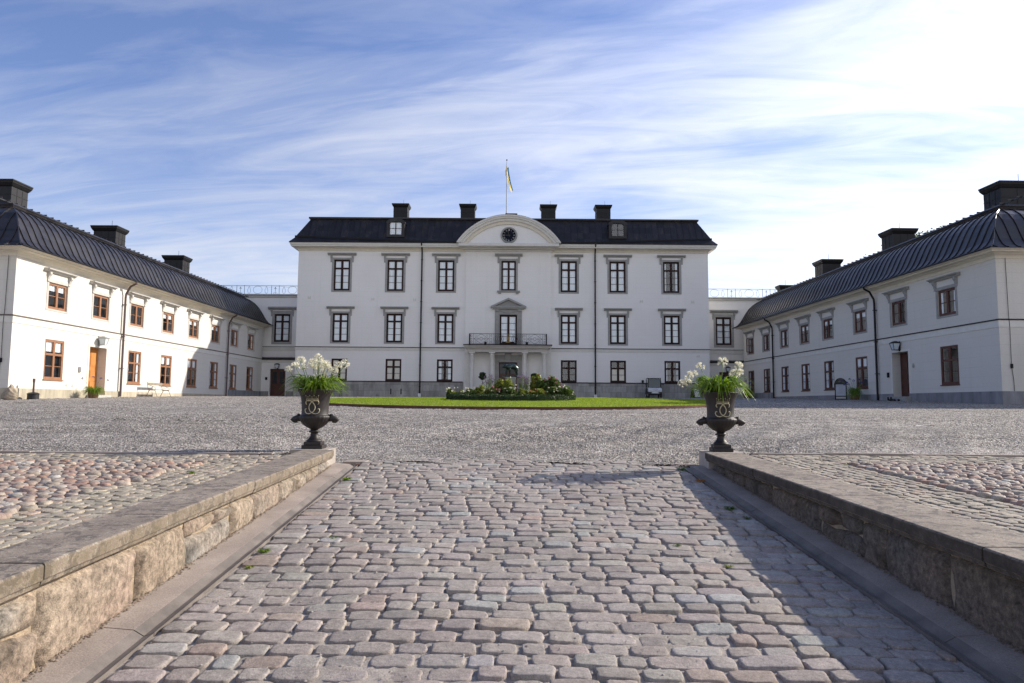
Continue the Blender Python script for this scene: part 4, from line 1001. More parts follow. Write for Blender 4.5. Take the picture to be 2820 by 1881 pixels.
def window(parent, x, z, kind, y=0.0, w=1.4, h=2.0, rows=3, top=0.27, fm='frame_dark', inset=0.07, curtain='full', surround=None, hood=None, sill=None, fw=0.10, tr=True, cols=2, seedc=0, dirty=False):
    key = kind
    if key in WCACHE: c = copy_tree(WCACHE[key], parent)
    else:
        m = MB(); y0, y1 = inset, inset+.075; W = w/2
        m.box(-W,-W+fw,y0,y1,0,h); m.box(W-fw,W,y0,y1,0,h); m.box(-W+fw,W-fw,y0,y1,0,fw*1.15); m.box(-W+fw,W-fw,y0,y1,h-fw,h)
        zt = h*(1-top) if tr else h-fw; th = fw*.48
        mh = fw*.62; m.box(-mh,mh,y0-.012,y1-.002,fw*1.15,h-fw)
        if tr: m.box(-W+fw,-mh,y0-.006,y1-.004,zt-th,zt+th); m.box(mh,W-fw,y0-.006,y1-.004,zt-th,zt+th)
        # sash bars
        gb = []
        for i in range(1, rows):
            zz1 = fw*1.15+(zt-th*tr-fw*1.15)*i/rows
            for sx in (-1,1): gb.append((min(sx*mh,sx*(W-fw)),max(sx*mh,sx*(W-fw)),zz1))
        for a,b,q in gb: m.box(a,b,y0+.015,y1-.02,q-.016,q+.016)
        fr = m.build('window', M[fm], parent, bevel=0)
        MB().box(-W+fw*.5,W-fw*.5,y0+.038,y0+.044,fw*.5,h-fw*.5).build('pane', M['glass'], fr)
        yc = y0+.078
        def drape(mbd, xa, xb, za, zb, amp=.013, fr_=34):
            n = max(8, int((xb-xa)/.016)); P = []
            for k in range(n+1):
                xx = xa+(xb-xa)*k/n; P.append((xx, yc+amp*math.sin(xx*fr_+seedc)+amp*.5*math.sin(xx*fr_*2.3+seedc*2)))
            for (xa_,ya_),(xb_,yb_) in zip(P[:-1],P[1:]): mbd.quad((xa_,ya_,za),(xb_,yb_,za),(xb_,yb_,zb),(xa_,ya_,zb))
        d = MB(); cm = 'curtain'
        if curtain == 'full': drape(d,-W,W,0,h)
        elif curtain == 'sides': drape(d,-W,-W*.42,0,h); drape(d,W*.42,W,0,h)
        elif curtain == 'top': drape(d,-W,W,h*.70,h)
        elif curtain == 'thinsides': drape(d,-W,-W*.62,0,h); drape(d,W*.55,W,0,h)
        elif curtain == 'lower': drape(d,-W,W,0,h*.62,.004,3); cm = 'curtain_blind'
        elif curtain == 'blind': drape(d,-W,W,0,h,.004,3); cm = 'curtain_blind'
        elif curtain == 'dark': drape(d,-W,W,0,h,.004,3); cm = 'dark_sheet'  # dark sheet in place of a curtain, painted as the unlit room
        if d.v: d.build('curtain', M[cm], fr, recalc=False)
        if surround:
            sw, st, sb, sm, proud = surround; s_ = MB()
            s_.box(-W-sw,-W,-proud,.02,-sb,h+st); s_.box(W,W+sw,-proud,.02,-sb,h+st); s_.box(-W,W,-proud,.02,h,h+st); s_.box(-W,W,-proud,.02,-sb,0)
            s_.build('surround', M[sm], fr, bevel=.01)
        if hood:
            hz, hh, hw, cd, sm = hood; s_ = MB()      # z of underside, height, half width, console drop, material
            s_.prism_x([(0.0,hz),(-.12,hz),(-.16,hz+.06),(-.22,hz+.09),(-.27,hz+hh*.62),(-.28,hz+hh),(0.0,hz+hh+.03)], -hw, hw)
            cw = .16; cx_ = hw-.24
            for sx in (-1,1):
                xa, xb = sorted((sx*(cx_), sx*(cx_-cw)))
                s_.prism_x([(0,hz-.002),(-.16,hz-.002),(-.17,hz-.12),(-.10,hz-cd*.45),(-.05,hz-cd*.8),(-.07,hz-cd),(0,hz-cd)], xa, xb)
            s_.build('hood', M[sm], fr, bevel=.006)
        if sill:
            sm, so_, sh = sill
            s_ = MB(); s_.prism_x([(-.002,-.0),( -so_,-.01),(-so_,-.01-sh),(-.002,-.02-sh)], -W-.03, W+.03); s_.build('sill', M[sm], fr)
        WCACHE[key] = fr; c = fr
        c.location = (x, y, z); return c
    c.location = (x, y, z); return c
def door_leaf(parent, x, z, w, h, y, m, panels, name='door', two=False, glass=False, handle_m='grey_metal', hs=1):
    d = MB(); d.box(x-w/2,x+w/2,y,y+.06,z,z+h); o = d.build(name, M[m], parent)
    pn = MB()
    for (xa,xb,za,zb) in panels:
        a,b = x-w/2+xa*w, x-w/2+xb*w; c_,e_ = z+za*h, z+zb*h
        for (p,q,r_,s_) in ((a,b,c_,c_+.03),(a,b,e_-.03,e_),(a,a+.03,c_+.03,e_-.03),(b-.03,b,c_+.03,e_-.03)): pn.box(p,q,y-.018,y-.001,r_,s_)
        if not glass: pn.box(a+.07,b-.07,y-.012,y-.001,c_+.07,e_-.07)
    pn.build('door_panel', M[m], o)
    if glass:
        g = MB()
        for (xa,xb,za,zb) in panels[:glass]: g.box(x-w/2+xa*w+.03,x-w/2+xb*w-.03,y-.010,y-.004,z+za*h+.03,z+zb*h-.03)
        g.build('door_glass', M['door_glass'], o)
    hd = MB(); hx = x+hs*(w/2-.10); hd.bar((hx,y-.02,z+h*.46),(hx,y-.055,z+h*.46),.03); hd.bar((hx-.01*hs,y-.055,z+h*.46),(hx-.12*hs,y-.055,z+h*.46),.02); hd.box(hx-.02,hx+.02,y-.012,y-.0005,z+h*.40,z+h*.50)
    hd.build('door_handle', M[handle_m], o)
    return o
M['door_glass'] = mat('dark_door_glass', (0.02,0.022,0.025), 0.08, spec=0.5, var=0.3)
def lantern(x, y, z, rz, label, pale=False, s=1.0):
    """wall lantern, local -y is outwards"""
    t = thing('wall_lantern', label, 'lantern', (x,y,z), rz, 'lanterns over the doors')
    fm = 'trim' if pale else 'iron'; m = MB(); c = -.26*s
    def rg(w,zq): return [(-w,c-w,zq),(w,c-w,zq),(w,c+w,zq),(-w,c+w,zq)]
    a, b = rg(.11*s,0), rg(.19*s,.36*s)
    for i in range(4): m.bar(a[i], b[i], .022*s); m.bar(a[i], a[(i+1)%4], .022*s); m.bar(b[i], b[(i+1)%4], .026*s)
    m.build('lantern_frame', M[fm], t)
    r_ = MB(); vs = rg(.215*s,.37*s)+rg(.07*s,.47*s); r_.add(vs, [(0,3,2,1),(4,5,6,7)]+[(i,(i+1)%4,4+(i+1)%4,4+i) for i in range(4)]); r_.build('lantern_cap', M[fm], t)
    g = MB(); vs = rg(.098*s,.012)+rg(.178*s,.35*s); g.add(vs, [(0,3,2,1),(4,5,6,7)]+[(i,(i+1)%4,4+(i+1)%4,4+i) for i in range(4)]); g.build('lantern_glass', M['lamp_glass'], t)
    k = MB(); k.bar((0,0,.40*s),(0,c+.05,.40*s),.03*s); k.bar((0,0,-.02),(0,c,.0),.03*s); k.box(-.07*s,.07*s,-.03,0,-.08*s,.48*s); k.build('bracket', M[fm], t)
    return t
def downpipe(parent, x, z0, z1, yw, m, oh=.62, top=None, r_=.065, shoe=True):
    mb = MB(); top = top or z1
    mb.tube([(x,yw-oh,top),(x,yw-oh,top-.12),(x,yw-oh*.55,z1-.30),(x,yw-.16,z1-.75),(x,yw-.14,z1-1.0),(x,yw-.14,z0)], r_, 10)
    zz1 = z1-1.4
    while zz1 > z0+.3: mb.box(x-.085,x+.085,yw-.22,yw,zz1-.018,zz1+.018); zz1 -= 1.9
    o = mb.build('downpipe', M[m], parent, smooth=False)
    return o
def chimney(parent, x0, x1, y0, y1, z0, z1, m='roof', vent=False):
    mb = MB(); mb.box(x0,x1,y0,y1,z0,z1-.36)
    rings(mb, x0, x1, y0, y1, [(0,z1-.36),(.05,z1-.30),(.13,z1-.16),(.14,z1-.10),(.16,z1-.06),(.16,z1),(.10,z1+.02)], True)
    zz1 = z0+.3
    for q in (z0+(z1-z0)*.38, z0+(z1-z0)*.66): rings(mb, x0, x1, y0, y1, [(0,q-.012),(.014,q-.012),(.014,q+.012),(0,q+.012)])
    for i in range(1,3):
        xx = x0+(x1-x0)*i/3; mb.box(xx-.01,xx+.01,y0-.013,y0-.0005,z0,z1-.38)
        yy = y0+(y1-y0)*i/3; mb.box(x0-.013,x0-.0005,yy-.01,yy+.01,z0,z1-.38); mb.box(x1+.0005,x1+.013,yy-.01,yy+.01,z0,z1-.38)
    o = mb.build('chimney', M[m], parent)
    MB().tube([((x0+x1)/2+.2,(y0+y1)/2,z1),((x0+x1)/2+.2,(y0+y1)/2,z1+.55)], .012, 5).build('lightning_rod', M['iron'], o)
    return o
# ------------------------------------------------------------------ main palace
PB = (-0.35, 63.0, 0.55)
pal = thing('palace', 'white three-storey palace with black mansard roof, arched clock gable and columned portal', 'palace', PB)
XL, XR, YF, YBk = -19.30, 17.62, 63.0, 77.5
W2 = dict(kind='p2', fw=.155, w=1.46, h=2.83, rows=3, top=.285, surround=(.18,.17,.13,'trim',.035), hood=(3.20,.20,1.28,.62,'trim'), curtain='full')
W1 = dict(kind='p1', fw=.155, w=1.43, h=2.60, rows=3, top=.27, surround=(.18,.16,.12,'trim',.035), hood=(3.00,.20,1.24,.62,'trim'), curtain='full', seedc=1.5)
W0 = dict(kind='p0', fw=.155, w=1.41, h=1.96, rows=2, top=.36, inset=.05, surround=None, curtain='full')
wx = [-15.36,-10.54,-5.97,5.07,9.46,14.29]
holes2 = [(x-.73,x+.73,10.01,12.84) for x in wx]; holes1 = [(x-.715,x+.715,5.36,7.96) for x in wx]; holes0 = [(x-.705,x+.705,1.93,3.89) for x in wx]
mb = MB(); hs = holes2+holes1+holes0; CBX0, CBX1, YC = -4.20, 3.49, 62.86
wall_holes(mb, XL, CBX0, -.5, 13.75, [h for h in hs if h[1] < CBX0], YF); wall_holes(mb, CBX1, XR, -.5, 13.75, [h for h in hs if h[0] > CBX1], YF)
hc = [(-.35-.65,-.35+.65,10.08,12.80),(-.34-.78,-.34+.78,5.20,7.92),(-.33-.84,-.33+.84,.55,3.66)]
wall_holes(mb, CBX0, CBX1, -.5, 13.75, hc, YC, .35)
mb.quad((CBX0,YF,-.5),(CBX0,YC,-.5),(CBX0,YC,13.75),(CBX0,YF,13.75)); mb.quad((CBX1,YC,-.5),(CBX1,YF,-.5),(CBX1,YF,13.75),(CBX1,YC,13.75))
mb.quad((XL,YBk,-.5),(XL,YF,-.5),(XL,YF,13.75),(XL,YBk,13.75)); mb.quad((XR,YF,-.5),(XR,YBk,-.5),(XR,YBk,13.75),(XR,YF,13.75)); mb.quad((XR,YBk,-.5),(XL,YBk,-.5),(XL,YBk,13.75),(XR,YBk,13.75))
mb.build('wall', M['plaster'], pal, off=PB, recalc=False)
mb = MB()
for a,b in ((-19.2,-4.4),(3.7,17.5)):
    mb.box(a,b,64.3,64.4,.6,13.6)
mb.box(-4.3,3.6,64.1,64.2,.6,13.6); mb.build('inner_wall', M['interior'], pal, off=PB)
def PW(spec, x, z, **k):
    d = dict(spec); d.update(k); return window(pal, x-PB[0], z-PB[2], y=k.pop('yy', 0.0) if False else 0.0, **d)
for i, x in enumerate(wx):
    PW(W2, x, 10.01, kind='p2' if i != 5 else 'p2b', curtain='full' if i != 5 else 'thinsides'); PW(W1, x, 5.36)
for x, cu, kd in zip(wx, ('blind','blind','sides','dark','lower','thinsides'), 'abcdef'): PW(W0, x, 1.93, kind='p0'+kd, curtain=cu)
c = window(pal, 0, 10.08-PB[2], 'pc2', fw=.145, y=YC-63, w=1.30, h=2.72, rows=3, top=.27, surround=(.18,.19,.0,'trim',.035), hood=(3.12,.21,1.24,.62,'trim'), curtain='full')
mb = MB(); mb.prism_x([(0,-.0),(-.14,-.0),(-.16,-.06),(-.12,-.14),(0,-.16)], -1.02, 1.02)
for sx in (-1,1): mb.box(sx*.78-.13,sx*.78+.13,-.10,0,-.30,-.155)
mb.build('sill', M['trim'], c)
# french door with aedicule
fd = window(pal, .01, 5.20-PB[2], 'fdoor', y=YC-63, w=1.56, h=2.70, rows=4, top=.0, tr=False, surround=None, curtain='full', fw=.155)
mb = MB()
for sx in (-1,1):
    a, b = sorted((sx*.79, sx*1.20)); mb.box(a,b,-.10,0,0,3.18); a, b = sorted((sx*.88, sx*1.12)); mb.box(a,b,-.14,-.102,.15,2.2); mb.box(a-.03,b+.03,-.15,-.102,2.25,2.35)
    mb.box(a-.04,b+.04,-.20,-.102,3.0,3.19)
mb.box(-.788,.788,-.10,0,2.72,3.18); mb.box(-1.36,1.36,-.24,0,3.19,3.30); mb.box(-1.58,1.58,-.34,0,3.302,3.44)
mb.prism_y([(-1.58,3.445),(1.58,3.445),(0,4.19)], -.10, 0)
for s in (-1,1):
    mb.add([(s*1.60,-.34,3.445),(s*1.60,0,3.445),(s*0,-.34,4.20),(s*0,0,4.20),(s*1.25,-.34,3.445),(s*1.25,0,3.445),(0,-.34,4.03),(0,0,4.03)],[(0,1,3,2),(4,5,7,6),(0,2,6,4),(1,3,7,5),(0,4,5,1)])
mb.tube([(-.72,-.12,3.08)]+[(-.72+1.44*t,-.13,3.08-.22*math.sin(PI*t)) for t in (.15,.3,.45,.6,.75,.88)]+[(.72,-.12,3.08)], .028, 6)
mb.build('surround', M['trim'], fd, bevel=.006)
MB().box(-.56,.56,.02,.09,.0,.30).build('door_panel', M['frame_dark'], fd)
# string course, plinth, cornice
mb = MB()
for a,b,y in ((XL,CBX0-.001,YF),(CBX1+.001,XR,YF)):
    mb = MB(); mb.prism_x([(y,4.62),(y-.035,4.62),(y-.04,4.90),(y,4.90)], a-.035, b+.035)
    xe = (XL-.036,XL) if a < -5 else (XR,XR+.036); mb.box(*xe,YF,YBk,4.62,4.9); mb.build('string_course', M['cornice_pale'], pal, off=PB)
for a,b in ((XL-.05,CBX0-.002),(CBX1+.002,XR+.05)): MB().prism_x([(YF-.0,4.902),(YF-.085,4.902),(YF-.085,4.93),(YF,4.965)], a, b).build('drip_ledge', M['iron'], pal, off=PB)
for a,b in ((XL-.10,CBX0-.15),(CBX1+.15,XR+.10)): MB().prism_x([(YF-.0,1.85),(YF-.13,1.85),(YF-.13,1.895),(YF,1.93)], a, b).build('drip_ledge', M['iron'], pal, off=PB)
MB().box(XL-.07,CBX0-.12,YF-.085,YF-.001,-.4,1.848).build('plinth', M['plinth'], pal, off=PB); MB().box(CBX1+.12,XR+.07,YF-.085,YF-.001,-.4,1.848).build('plinth', M['plinth'], pal, off=PB)
mb = MB(); rings(mb, XL, XR, YF, YBk, [(0,13.60),(.05,13.62),(.06,13.72),(.14,13.83),(.28,13.90),(.30,13.93)]); mb.build('cornice_cove', M['cornice'], pal, off=PB, recalc=False)
mb = MB(); rings(mb, XL, XR, YF, YBk, [(.30,13.93),(.56,13.935),(.57,14.03),(.61,14.05),(.66,14.20),(.69,14.235),(.1,14.24)]); mb.build('cornice', M['cornice_pale'], pal, off=PB, recalc=False)
mb = MB(); mb.box(CBX0-.08,CBX1+.08,YC-.10,YF-.061,13.62,13.80); mb.box(CBX0-.3,CBX1+.3,YC-.30,YF-.301,13.802,13.93); mb.box(-4.80,4.10,61.82,YF-.57,13.935,14.19); mb.build('cornice_break', M['cornice_pale'], pal, off=PB, bevel=.015)
# roof
PR = [(.70,14.242),(.72,14.29),(.34,14.72),(.30,14.80),(-.72,16.62),(-.76,16.72),(-.62,16.76),(-.62,16.90),(-.80,16.96)]
mb = MB(); rings(mb, XL, XR, YF, YBk, PR+[(-7.0,18.55)], True)
roof = mb.build('roof', M['roof'], pal, off=PB, recalc=False)
SP = {0: MB(), 1: MB()}
def rx(z): # outset at height z on the steep face
    return .30+(z-14.80)/(16.62-14.80)*(-1.02)
x = XL+.3
while x < XR:
    inset_l = x-(XL-.3); 
    if not (-4.9 < x < 4.2):
        o0, o1 = .30, -.72
        # hip clipping
        d = min(x-XL, XR-x); zt = 16.62
        if d < .72: zt = 14.80+(d+.30)/1.02*1.82
        if zt > 14.9: SP[int(x > 0)].add([(x-.014,YF-o0-.03,14.80),(x+.014,YF-o0-.03,14.80),(x+.014,YF-rx(zt)-.03,zt),(x-.014,YF-rx(zt)-.03,zt),(x-.014,YF-o0+.02,14.80),(x+.014,YF-o0+.02,14.80),(x+.014,YF-rx(zt)+.02,zt),(x-.014,YF-rx(zt)+.02,zt)],[(0,1,2,3),(0,3,7,4),(1,5,6,2)])
    x += .565
for q in SP.values(): q.build('standing_seam', M['roof'], roof, off=PB)
# gutters running down to the pipes
for a, b in (((XL-.28,14.86),(-8.15,14.40)),((-4.4,14.34),(-8.15,14.40)),((XR+.28,14.86),(7.42,14.40)),((3.8,14.34),(7.42,14.40))):
    mb = MB()
    for dz0 in (0,):
        ya = YF-.58-.0; y_ = lambda z: YF-(.72-(z-14.29)*.88) if z < 14.72 else YF-.36
        mb.bar((a[0],y_(a[1])-.04,a[1]),(b[0],y_(b[1])-.04,b[1]),.05,.14)
    mb.build('roof_gutter', M['iron'], roof, off=PB)
downpipe(pal, -8.15+.35, .85-PB[2], 14.25-PB[2], 0, 'pipe', .66); downpipe(pal, 7.42+.35, .85-PB[2], 14.25-PB[2], 0, 'pipe', .66)
for x in (-8.15, 7.42):
    MB().box(x-.13,x+.13,62.72,62.91,.52,.84).build('drain_box', M['white_paint'], pal, off=PB)
MB().box(-12.3,-11.95,62.60,62.90,.42,.78).build('wall_vent', M['grey_metal'], pal, off=PB)
mb = MB()
for x in (-10.7,-7.9-1.9): mb.box(x-.05,x+.05,62.90,62.912,.75,1.25)
mb.build('cellar_slot', M['iron'], pal, off=PB)
mb = MB()
for x, z in ((-18.2,9.35),(-12.5,9.25),(-8.75,9.22),(11.6,9.25),(16.2,9.22),(16.6,4.35)): mb.box(x-.13,x-.08,62.95,63.0,z-.12,z+.12); mb.box(x+.06,x+.11,62.95,63.0,z-.12,z+.12); mb.box(x-.08,x+.06,62.96,63.0,z-.03,z+.01)
mb.build('wall_anchor', M['cornice_pale'], pal, off=PB)
for cx_ in (-10.90, -4.39, 3.45, 8.78): chimney(roof, cx_-.68-PB[0], cx_+.68-PB[0], 4.3, 5.5, 16.9-PB[2], 19.25-PB[2], 'chimney')
# lamps etc on the ridge
MB().box(-.72,.42,66.0,66.6,17.3,18.02).build('roof_hatch', M['iron'], roof, off=PB)
# dormers
for dxx, kd, cur in ((-10.55,'da','full'),(9.45,'db',None)):
    arch = [(-.80,0),(.80,0),(.80,1.28)]+[(.80*math.cos(a),1.28+.36*math.sin(a)) for a in np.linspace(0.15,PI-0.15,11)]+[(-.80,1.28)]
    mb = MB(); yq = 62.62
    # front with an arched opening: jambs, sill and arch segments
    mb.box(dxx-.80,dxx-.57,yq,yq+.12,14.85,16.15); mb.box(dxx+.57,dxx+.80,yq,yq+.12,14.85,16.15); mb.box(dxx-.57,dxx+.57,yq,yq+.12,14.85,15.04)
    n = 12; A = np.linspace(0, PI, n+1)
    pts_o = [(dxx+.86*math.cos(a), 16.13+.44*math.sin(a)) for a in A]; pts_i = [(dxx+.57*math.cos(a), 16.02+.24*math.sin(a)) for a in A]
    for i in range(n):
        q = [pts_o[i],pts_o[i+1],pts_i[i+1],pts_i[i]]; mb.prism_y([(u,w) for u,w in q], yq-.03, yq+.10)
    # cheeks and barrel roof running back into the slope
    mb.box(dxx-.80,dxx-.76,yq+.12,64.6,14.85,16.15); mb.box(dxx+.76,dxx+.80,yq+.12,64.6,14.85,16.15)
    for i in range(n):
        a, b = pts_o[i], pts_o[i+1]; mb.quad((a[0],yq-.03,a[1]),(b[0],yq-.03,b[1]),(b[0],65.2,b[1]+.10),(a[0],65.2,a[1]+.10))
    dm = mb.build('dormer', M['roof'], roof, off=PB)
    w_ = window(dm, dxx-PB[0], 15.04-PB[2], kd, y=yq-63+.0, w=1.14, h=1.21, rows=2, tr=False, fm='roof', inset=.04, curtain=cur, fw=.05)
    MB().box(dxx-.7,dxx+.7,yq+.6,yq+.65,14.9,16.4).build('backing', M['interior'], dm, off=PB)
# arched gable
cxa, R0 = -.35, 5.53; z0a = 14.25; zc = 16.78-R0
mb = MB(); prof = []
def arc(Rr, n=36, zb=z0a):
    h = math.acos(min(1, (zb-zc)/Rr)); return [(cxa+Rr*math.sin(t), zc+Rr*math.cos(t)) for t in np.linspace(-h, h, n)]
layers = [(R0, R0-.15, 61.78), (R0-.15, R0-.30, 61.85), (R0-.30, R0-.52, 61.98)]
for ro, ri, yf in layers:
    A, B = arc(ro), arc(ri)
    for i in range(len(A)-1): mb.prism_y([A[i],A[i+1],B[i+1],B[i]], yf, 63.9)
mb.build('arched_gable', M['cornice_pale'], pal, off=PB)
mb = MB(); A, B = arc(R0-.52), arc(R0-.80)
for i in range(len(A)-1): mb.prism_y([A[i],A[i+1],B[i+1],B[i]], 62.12, 63.5)
mb.build('gable_cove', M['cornice'], pal, off=PB)
mb = MB(); mb.prism_y(arc(R0-.78), 62.26, 63.3); mb.build('tympanum', M['plaster'], pal, off=PB)
mb = MB(); A = arc(R0+.015)
for i in range(len(A)-1): mb.quad((A[i][0],61.77,A[i][1]),(A[i+1][0],61.77,A[i+1][1]),(A[i+1][0],66.6,A[i+1][1]),(A[i][0],66.6,A[i][1]))
mb.build('gable_sheeting', M['roof'], pal, off=PB)
# clock
ck = MB(); zk = 14.99; xk = -.34
ck.lathe([(.60,0),(.60,.10),(.66,.15),(.74,.10),(.75,0)], 40); ck.tf(Matrix.Translation((xk,62.26,zk)) @ Matrix.Rotation(R(90),4,'X')); clock = ck.build('clock', M['trim'], pal, off=PB)
dd = MB(); dd.lathe([(.0,.02),(.61,.02),(.61,.0)], 40); dd.tf(Matrix.Translation((xk,62.24,zk)) @ Matrix.Rotation(R(90),4,'X')); dd.build('dial', M['clock_blue'], clock, off=PB)
def strokes(ch, x):
    if ch == 'I': return [((x,-.5),(x,.5))], .16
    if ch == 'V': return [((x-.11,.5),(x,-.5)),((x,-.5),(x+.11,.5))], .32
    return [((x-.11,.5),(x+.11,-.5)),((x-.11,-.5),(x+.11,.5))], .32
for hnum, s in enumerate(['XII','I','II','III','IIII','V','VI','VII','VIII','IX','X','XI']):
    nm = MB(); ws = [.14 if c_ == 'I' else .30 for c_ in s]; tot = sum(ws); x = -tot/2; a = hnum*PI/6
    for c_, w_ in zip(s, ws):
        st, _ = strokes(c_, x+w_/2); x += w_
        for (p, q) in st:
            def tp(u, v): u *= .26; v *= .155; v += .475; return (xk+u*math.cos(a)+v*math.sin(a), 62.205, zk-u*math.sin(a)+v*math.cos(a))
            nm.bar(tp(*p), tp(*q), .022, .008)
    nm.build('numeral', M['white_paint'], clock, off=PB)
for an, l, w_ in ((R(270), .50, .028), (R(-13), .46, .024)):
    hd = MB(); dxh, dzh = math.sin(an), math.cos(an)
    hd.bar((xk-dxh*.13,62.185,zk-dzh*.13),(xk+dxh*l,62.185,zk+dzh*l), w_, .008); hd.lathe([(0,-.01),(.04,0),(0,.01)], 10, (xk,62.18,zk)); hd.build('clock_hand', M['gold_pale'], clock, off=PB)
# portal
PY = 61.75
por = MB(); por.box(-3.90,3.16,PY-.05,62.86,4.48,4.72); por.box(-3.98,3.24,PY-.12,62.86,4.722,4.84); por.box(-4.12,3.38,PY-.28,62.86,4.842,4.96); por.box(-4.18,3.44,PY-.36,62.86,4.962,5.06)
portal = por.build('portal', M['trim_pale'], pal, off=PB, bevel=.015)
MB().box(-4.24,3.50,PY-.44,62.858,5.065,5.13).build('balcony_slab', M['iron'], portal, off=PB)
for x in (-3.50,-1.74,1.13,2.84):
    MB().lathe([(.0,.42),(.26,.42),(.26,.55),(.22,.60),(.205,.65),(.20,1.6),(.185,3.2),(.172,4.20),(.19,4.22),(.19,4.26),(.175,4.27),(.175,4.33),(.23,4.39),(.0,4.39)], 24, (x,PY+.22,0)).build('column', M['cornice_pale'], portal, off=PB, smooth=True)
    MB().box(x-.27,x+.27,PY-.05,PY+.49,4.39,4.478).build('abacus', M['cornice_pale'], portal, off=PB)
for a, b, y in ((-4.19,-3.72,62.45),(3.02,3.48,62.45),(-1.98,-1.50,62.70),(.89,1.37,62.70)): MB().box(a,b,y,62.858,.4,4.478).build('pilaster', M['cornice_pale'], portal, off=PB)
MB().box(-3.9,3.2,61.3,62.86,.3,.62).build('step', M['trim'], portal, off=PB, bevel=.02)
door_leaf(pal, -.33-PB[0], .62-PB[2], 1.68, 3.02, 62.86-63+.28, 'door_brown', [(.06,.46,.66,.97),(.54,.94,.66,.97),(.06,.46,.06,.60),(.54,.94,.06,.60)], two=True, glass=2)
mb = MB()
for sx in (-1,1): a,b = sorted((-.33+sx*.86,-.33+sx*1.22)); mb.box(a,b,62.78,62.858,.6,3.9)
mb.box(-1.188,.528,62.78,62.858,3.662,3.9); mb.box(-1.55,.89,62.78,62.858,3.902,4.3); mb.box(-.62,-.04,62.70,62.775,3.67,4.47); mb.build('door_surround', M['trim'], pal, off=PB, bevel=.01)
# balcony railing
br = MB(); ya = PY-.30; xa0, xa1 = -3.70, 3.00; zb, zt = 5.18, 6.05
def rail_run(br, p0, p1, full=True):
    d = (Vector(p1)-Vector(p0)); L = d.length; d.normalize(); P = lambda s, z: (p0[0]+d.x*s, p0[1]+d.y*s, z)
    br.bar(P(0,zt), P(L,zt), .045); br.bar(P(0,zb), P(L,zb), .03)
    def circ(s, z, rx_, rz__, n=18, th=.011): br.tube([P(s+rx_*math.cos(2*PI*i/n), z+rz__*math.sin(2*PI*i/n)) for i in range(n)], th, 4, True)
    return P, L, circ
P, L, circ = rail_run(br, (xa0,ya), (xa1,ya)); zm = (zb+zt)/2
for s in (.0, L): br.bar(P(s,zb-.05), P(s,zt+.02), .09)
for s in (.33,1.72,2.06,L-2.06,L-1.72,L-.33): br.bar(P(s,zb), P(s,zt), .022)
for s in (.165,1.89,L-1.89,L-.165):
    circ(s,zm,.05,.05); circ(s,zm+.26,.05,.10); circ(s,zm-.26,.05,.10)
for s in (1.02, L-1.02):
    circ(s,zm,.13,.13); 
    for sx in (-1,1):
        for sz in (-1,1):
            br.tube([P(s+sx*.66,zm), P(s+sx*.45,zm+sz*.10), P(s+sx*.30,zm+sz*.26), P(s+sx*.20,zm+sz*.27), P(s+sx*.16,zm+sz*.36), P(s,zm+sz*.40)], .011, 4)
            br.tube([P(s+sx*.5,zm+sz*.14), P(s+sx*.56,zm+sz*.30), P(s+sx*.44,zm+sz*.34), P(s+sx*.40,zm+sz*.26)], .010, 4)
            br.tube([P(s+sx*.2,zm), P(s+sx*.32,zm+sz*.10), P(s+sx*.38,zm+sz*.02)], .010, 4)
    br.bar(P(s-.66,zm), P(s-.16,zm), .014); br.bar(P(s+.16,zm), P(s+.66,zm), .014)
s = 2.2
while s < L-2.1:
    if abs(s-L/2) > .32:
        circ(s,zm,.075,.18,12); circ(s+.04,zm+.28,.06,.08,10); circ(s+.04,zm-.28,.06,.08,10)
    s += .17
for pp in (((xa0,ya),(xa0,62.8)),((xa1,ya),(xa1,62.8))):
    P, L2, circ = rail_run(br, *pp)
    for k in range(1,7): br.bar(P(L2*k/7,zb), P(L2*k/7,zt), .02)
ral = br.build('balcony_railing', M['iron'], portal, off=PB)
g = MB(); monogram(g, lambda z: 40.0, 1.9, 5.48, thick=.010)
g.v = [(x-.35, y+40+ya-.03, z) for x,y,z in g.v]
for i in range(5): g.tube([(-.35+(i-2)*.045,ya-.03,5.72),(-.35+(i-2)*.075,ya-.03,5.86-.02*abs(i-2))], .011, 5)
g.tube([(-.46,ya-.03,5.71),(-.24,ya-.03,5.71)], .013, 5); g.tube([(-.50,ya-.03,5.84),(-.42,ya-.03,5.92),(-.35,ya-.03,5.95),(-.28,ya-.03,5.92),(-.20,ya-.03,5.84)], .010, 5); g.tube([(-.35,ya-.03,5.95),(-.35,ya-.03,6.06)], .014, 5)
g.build('gilt_monogram', M['gold'], ral, off=PB)
for x, lab in ((-2.32,'dark square planter on the balcony, left of the gilt monogram'),(1.30,'dark square planter on the balcony, right of the gilt monogram')):
    p_ = MB(); p_.box(-.11,.11,-.11,.11,0,.24); o = p_.build('planter', M['iron']); o.location = (x, PY-.05, 5.132); tag(o, lab, 'planter', 'planters on the balcony')
    o.modifiers.new('bevel','BEVEL').width = .01
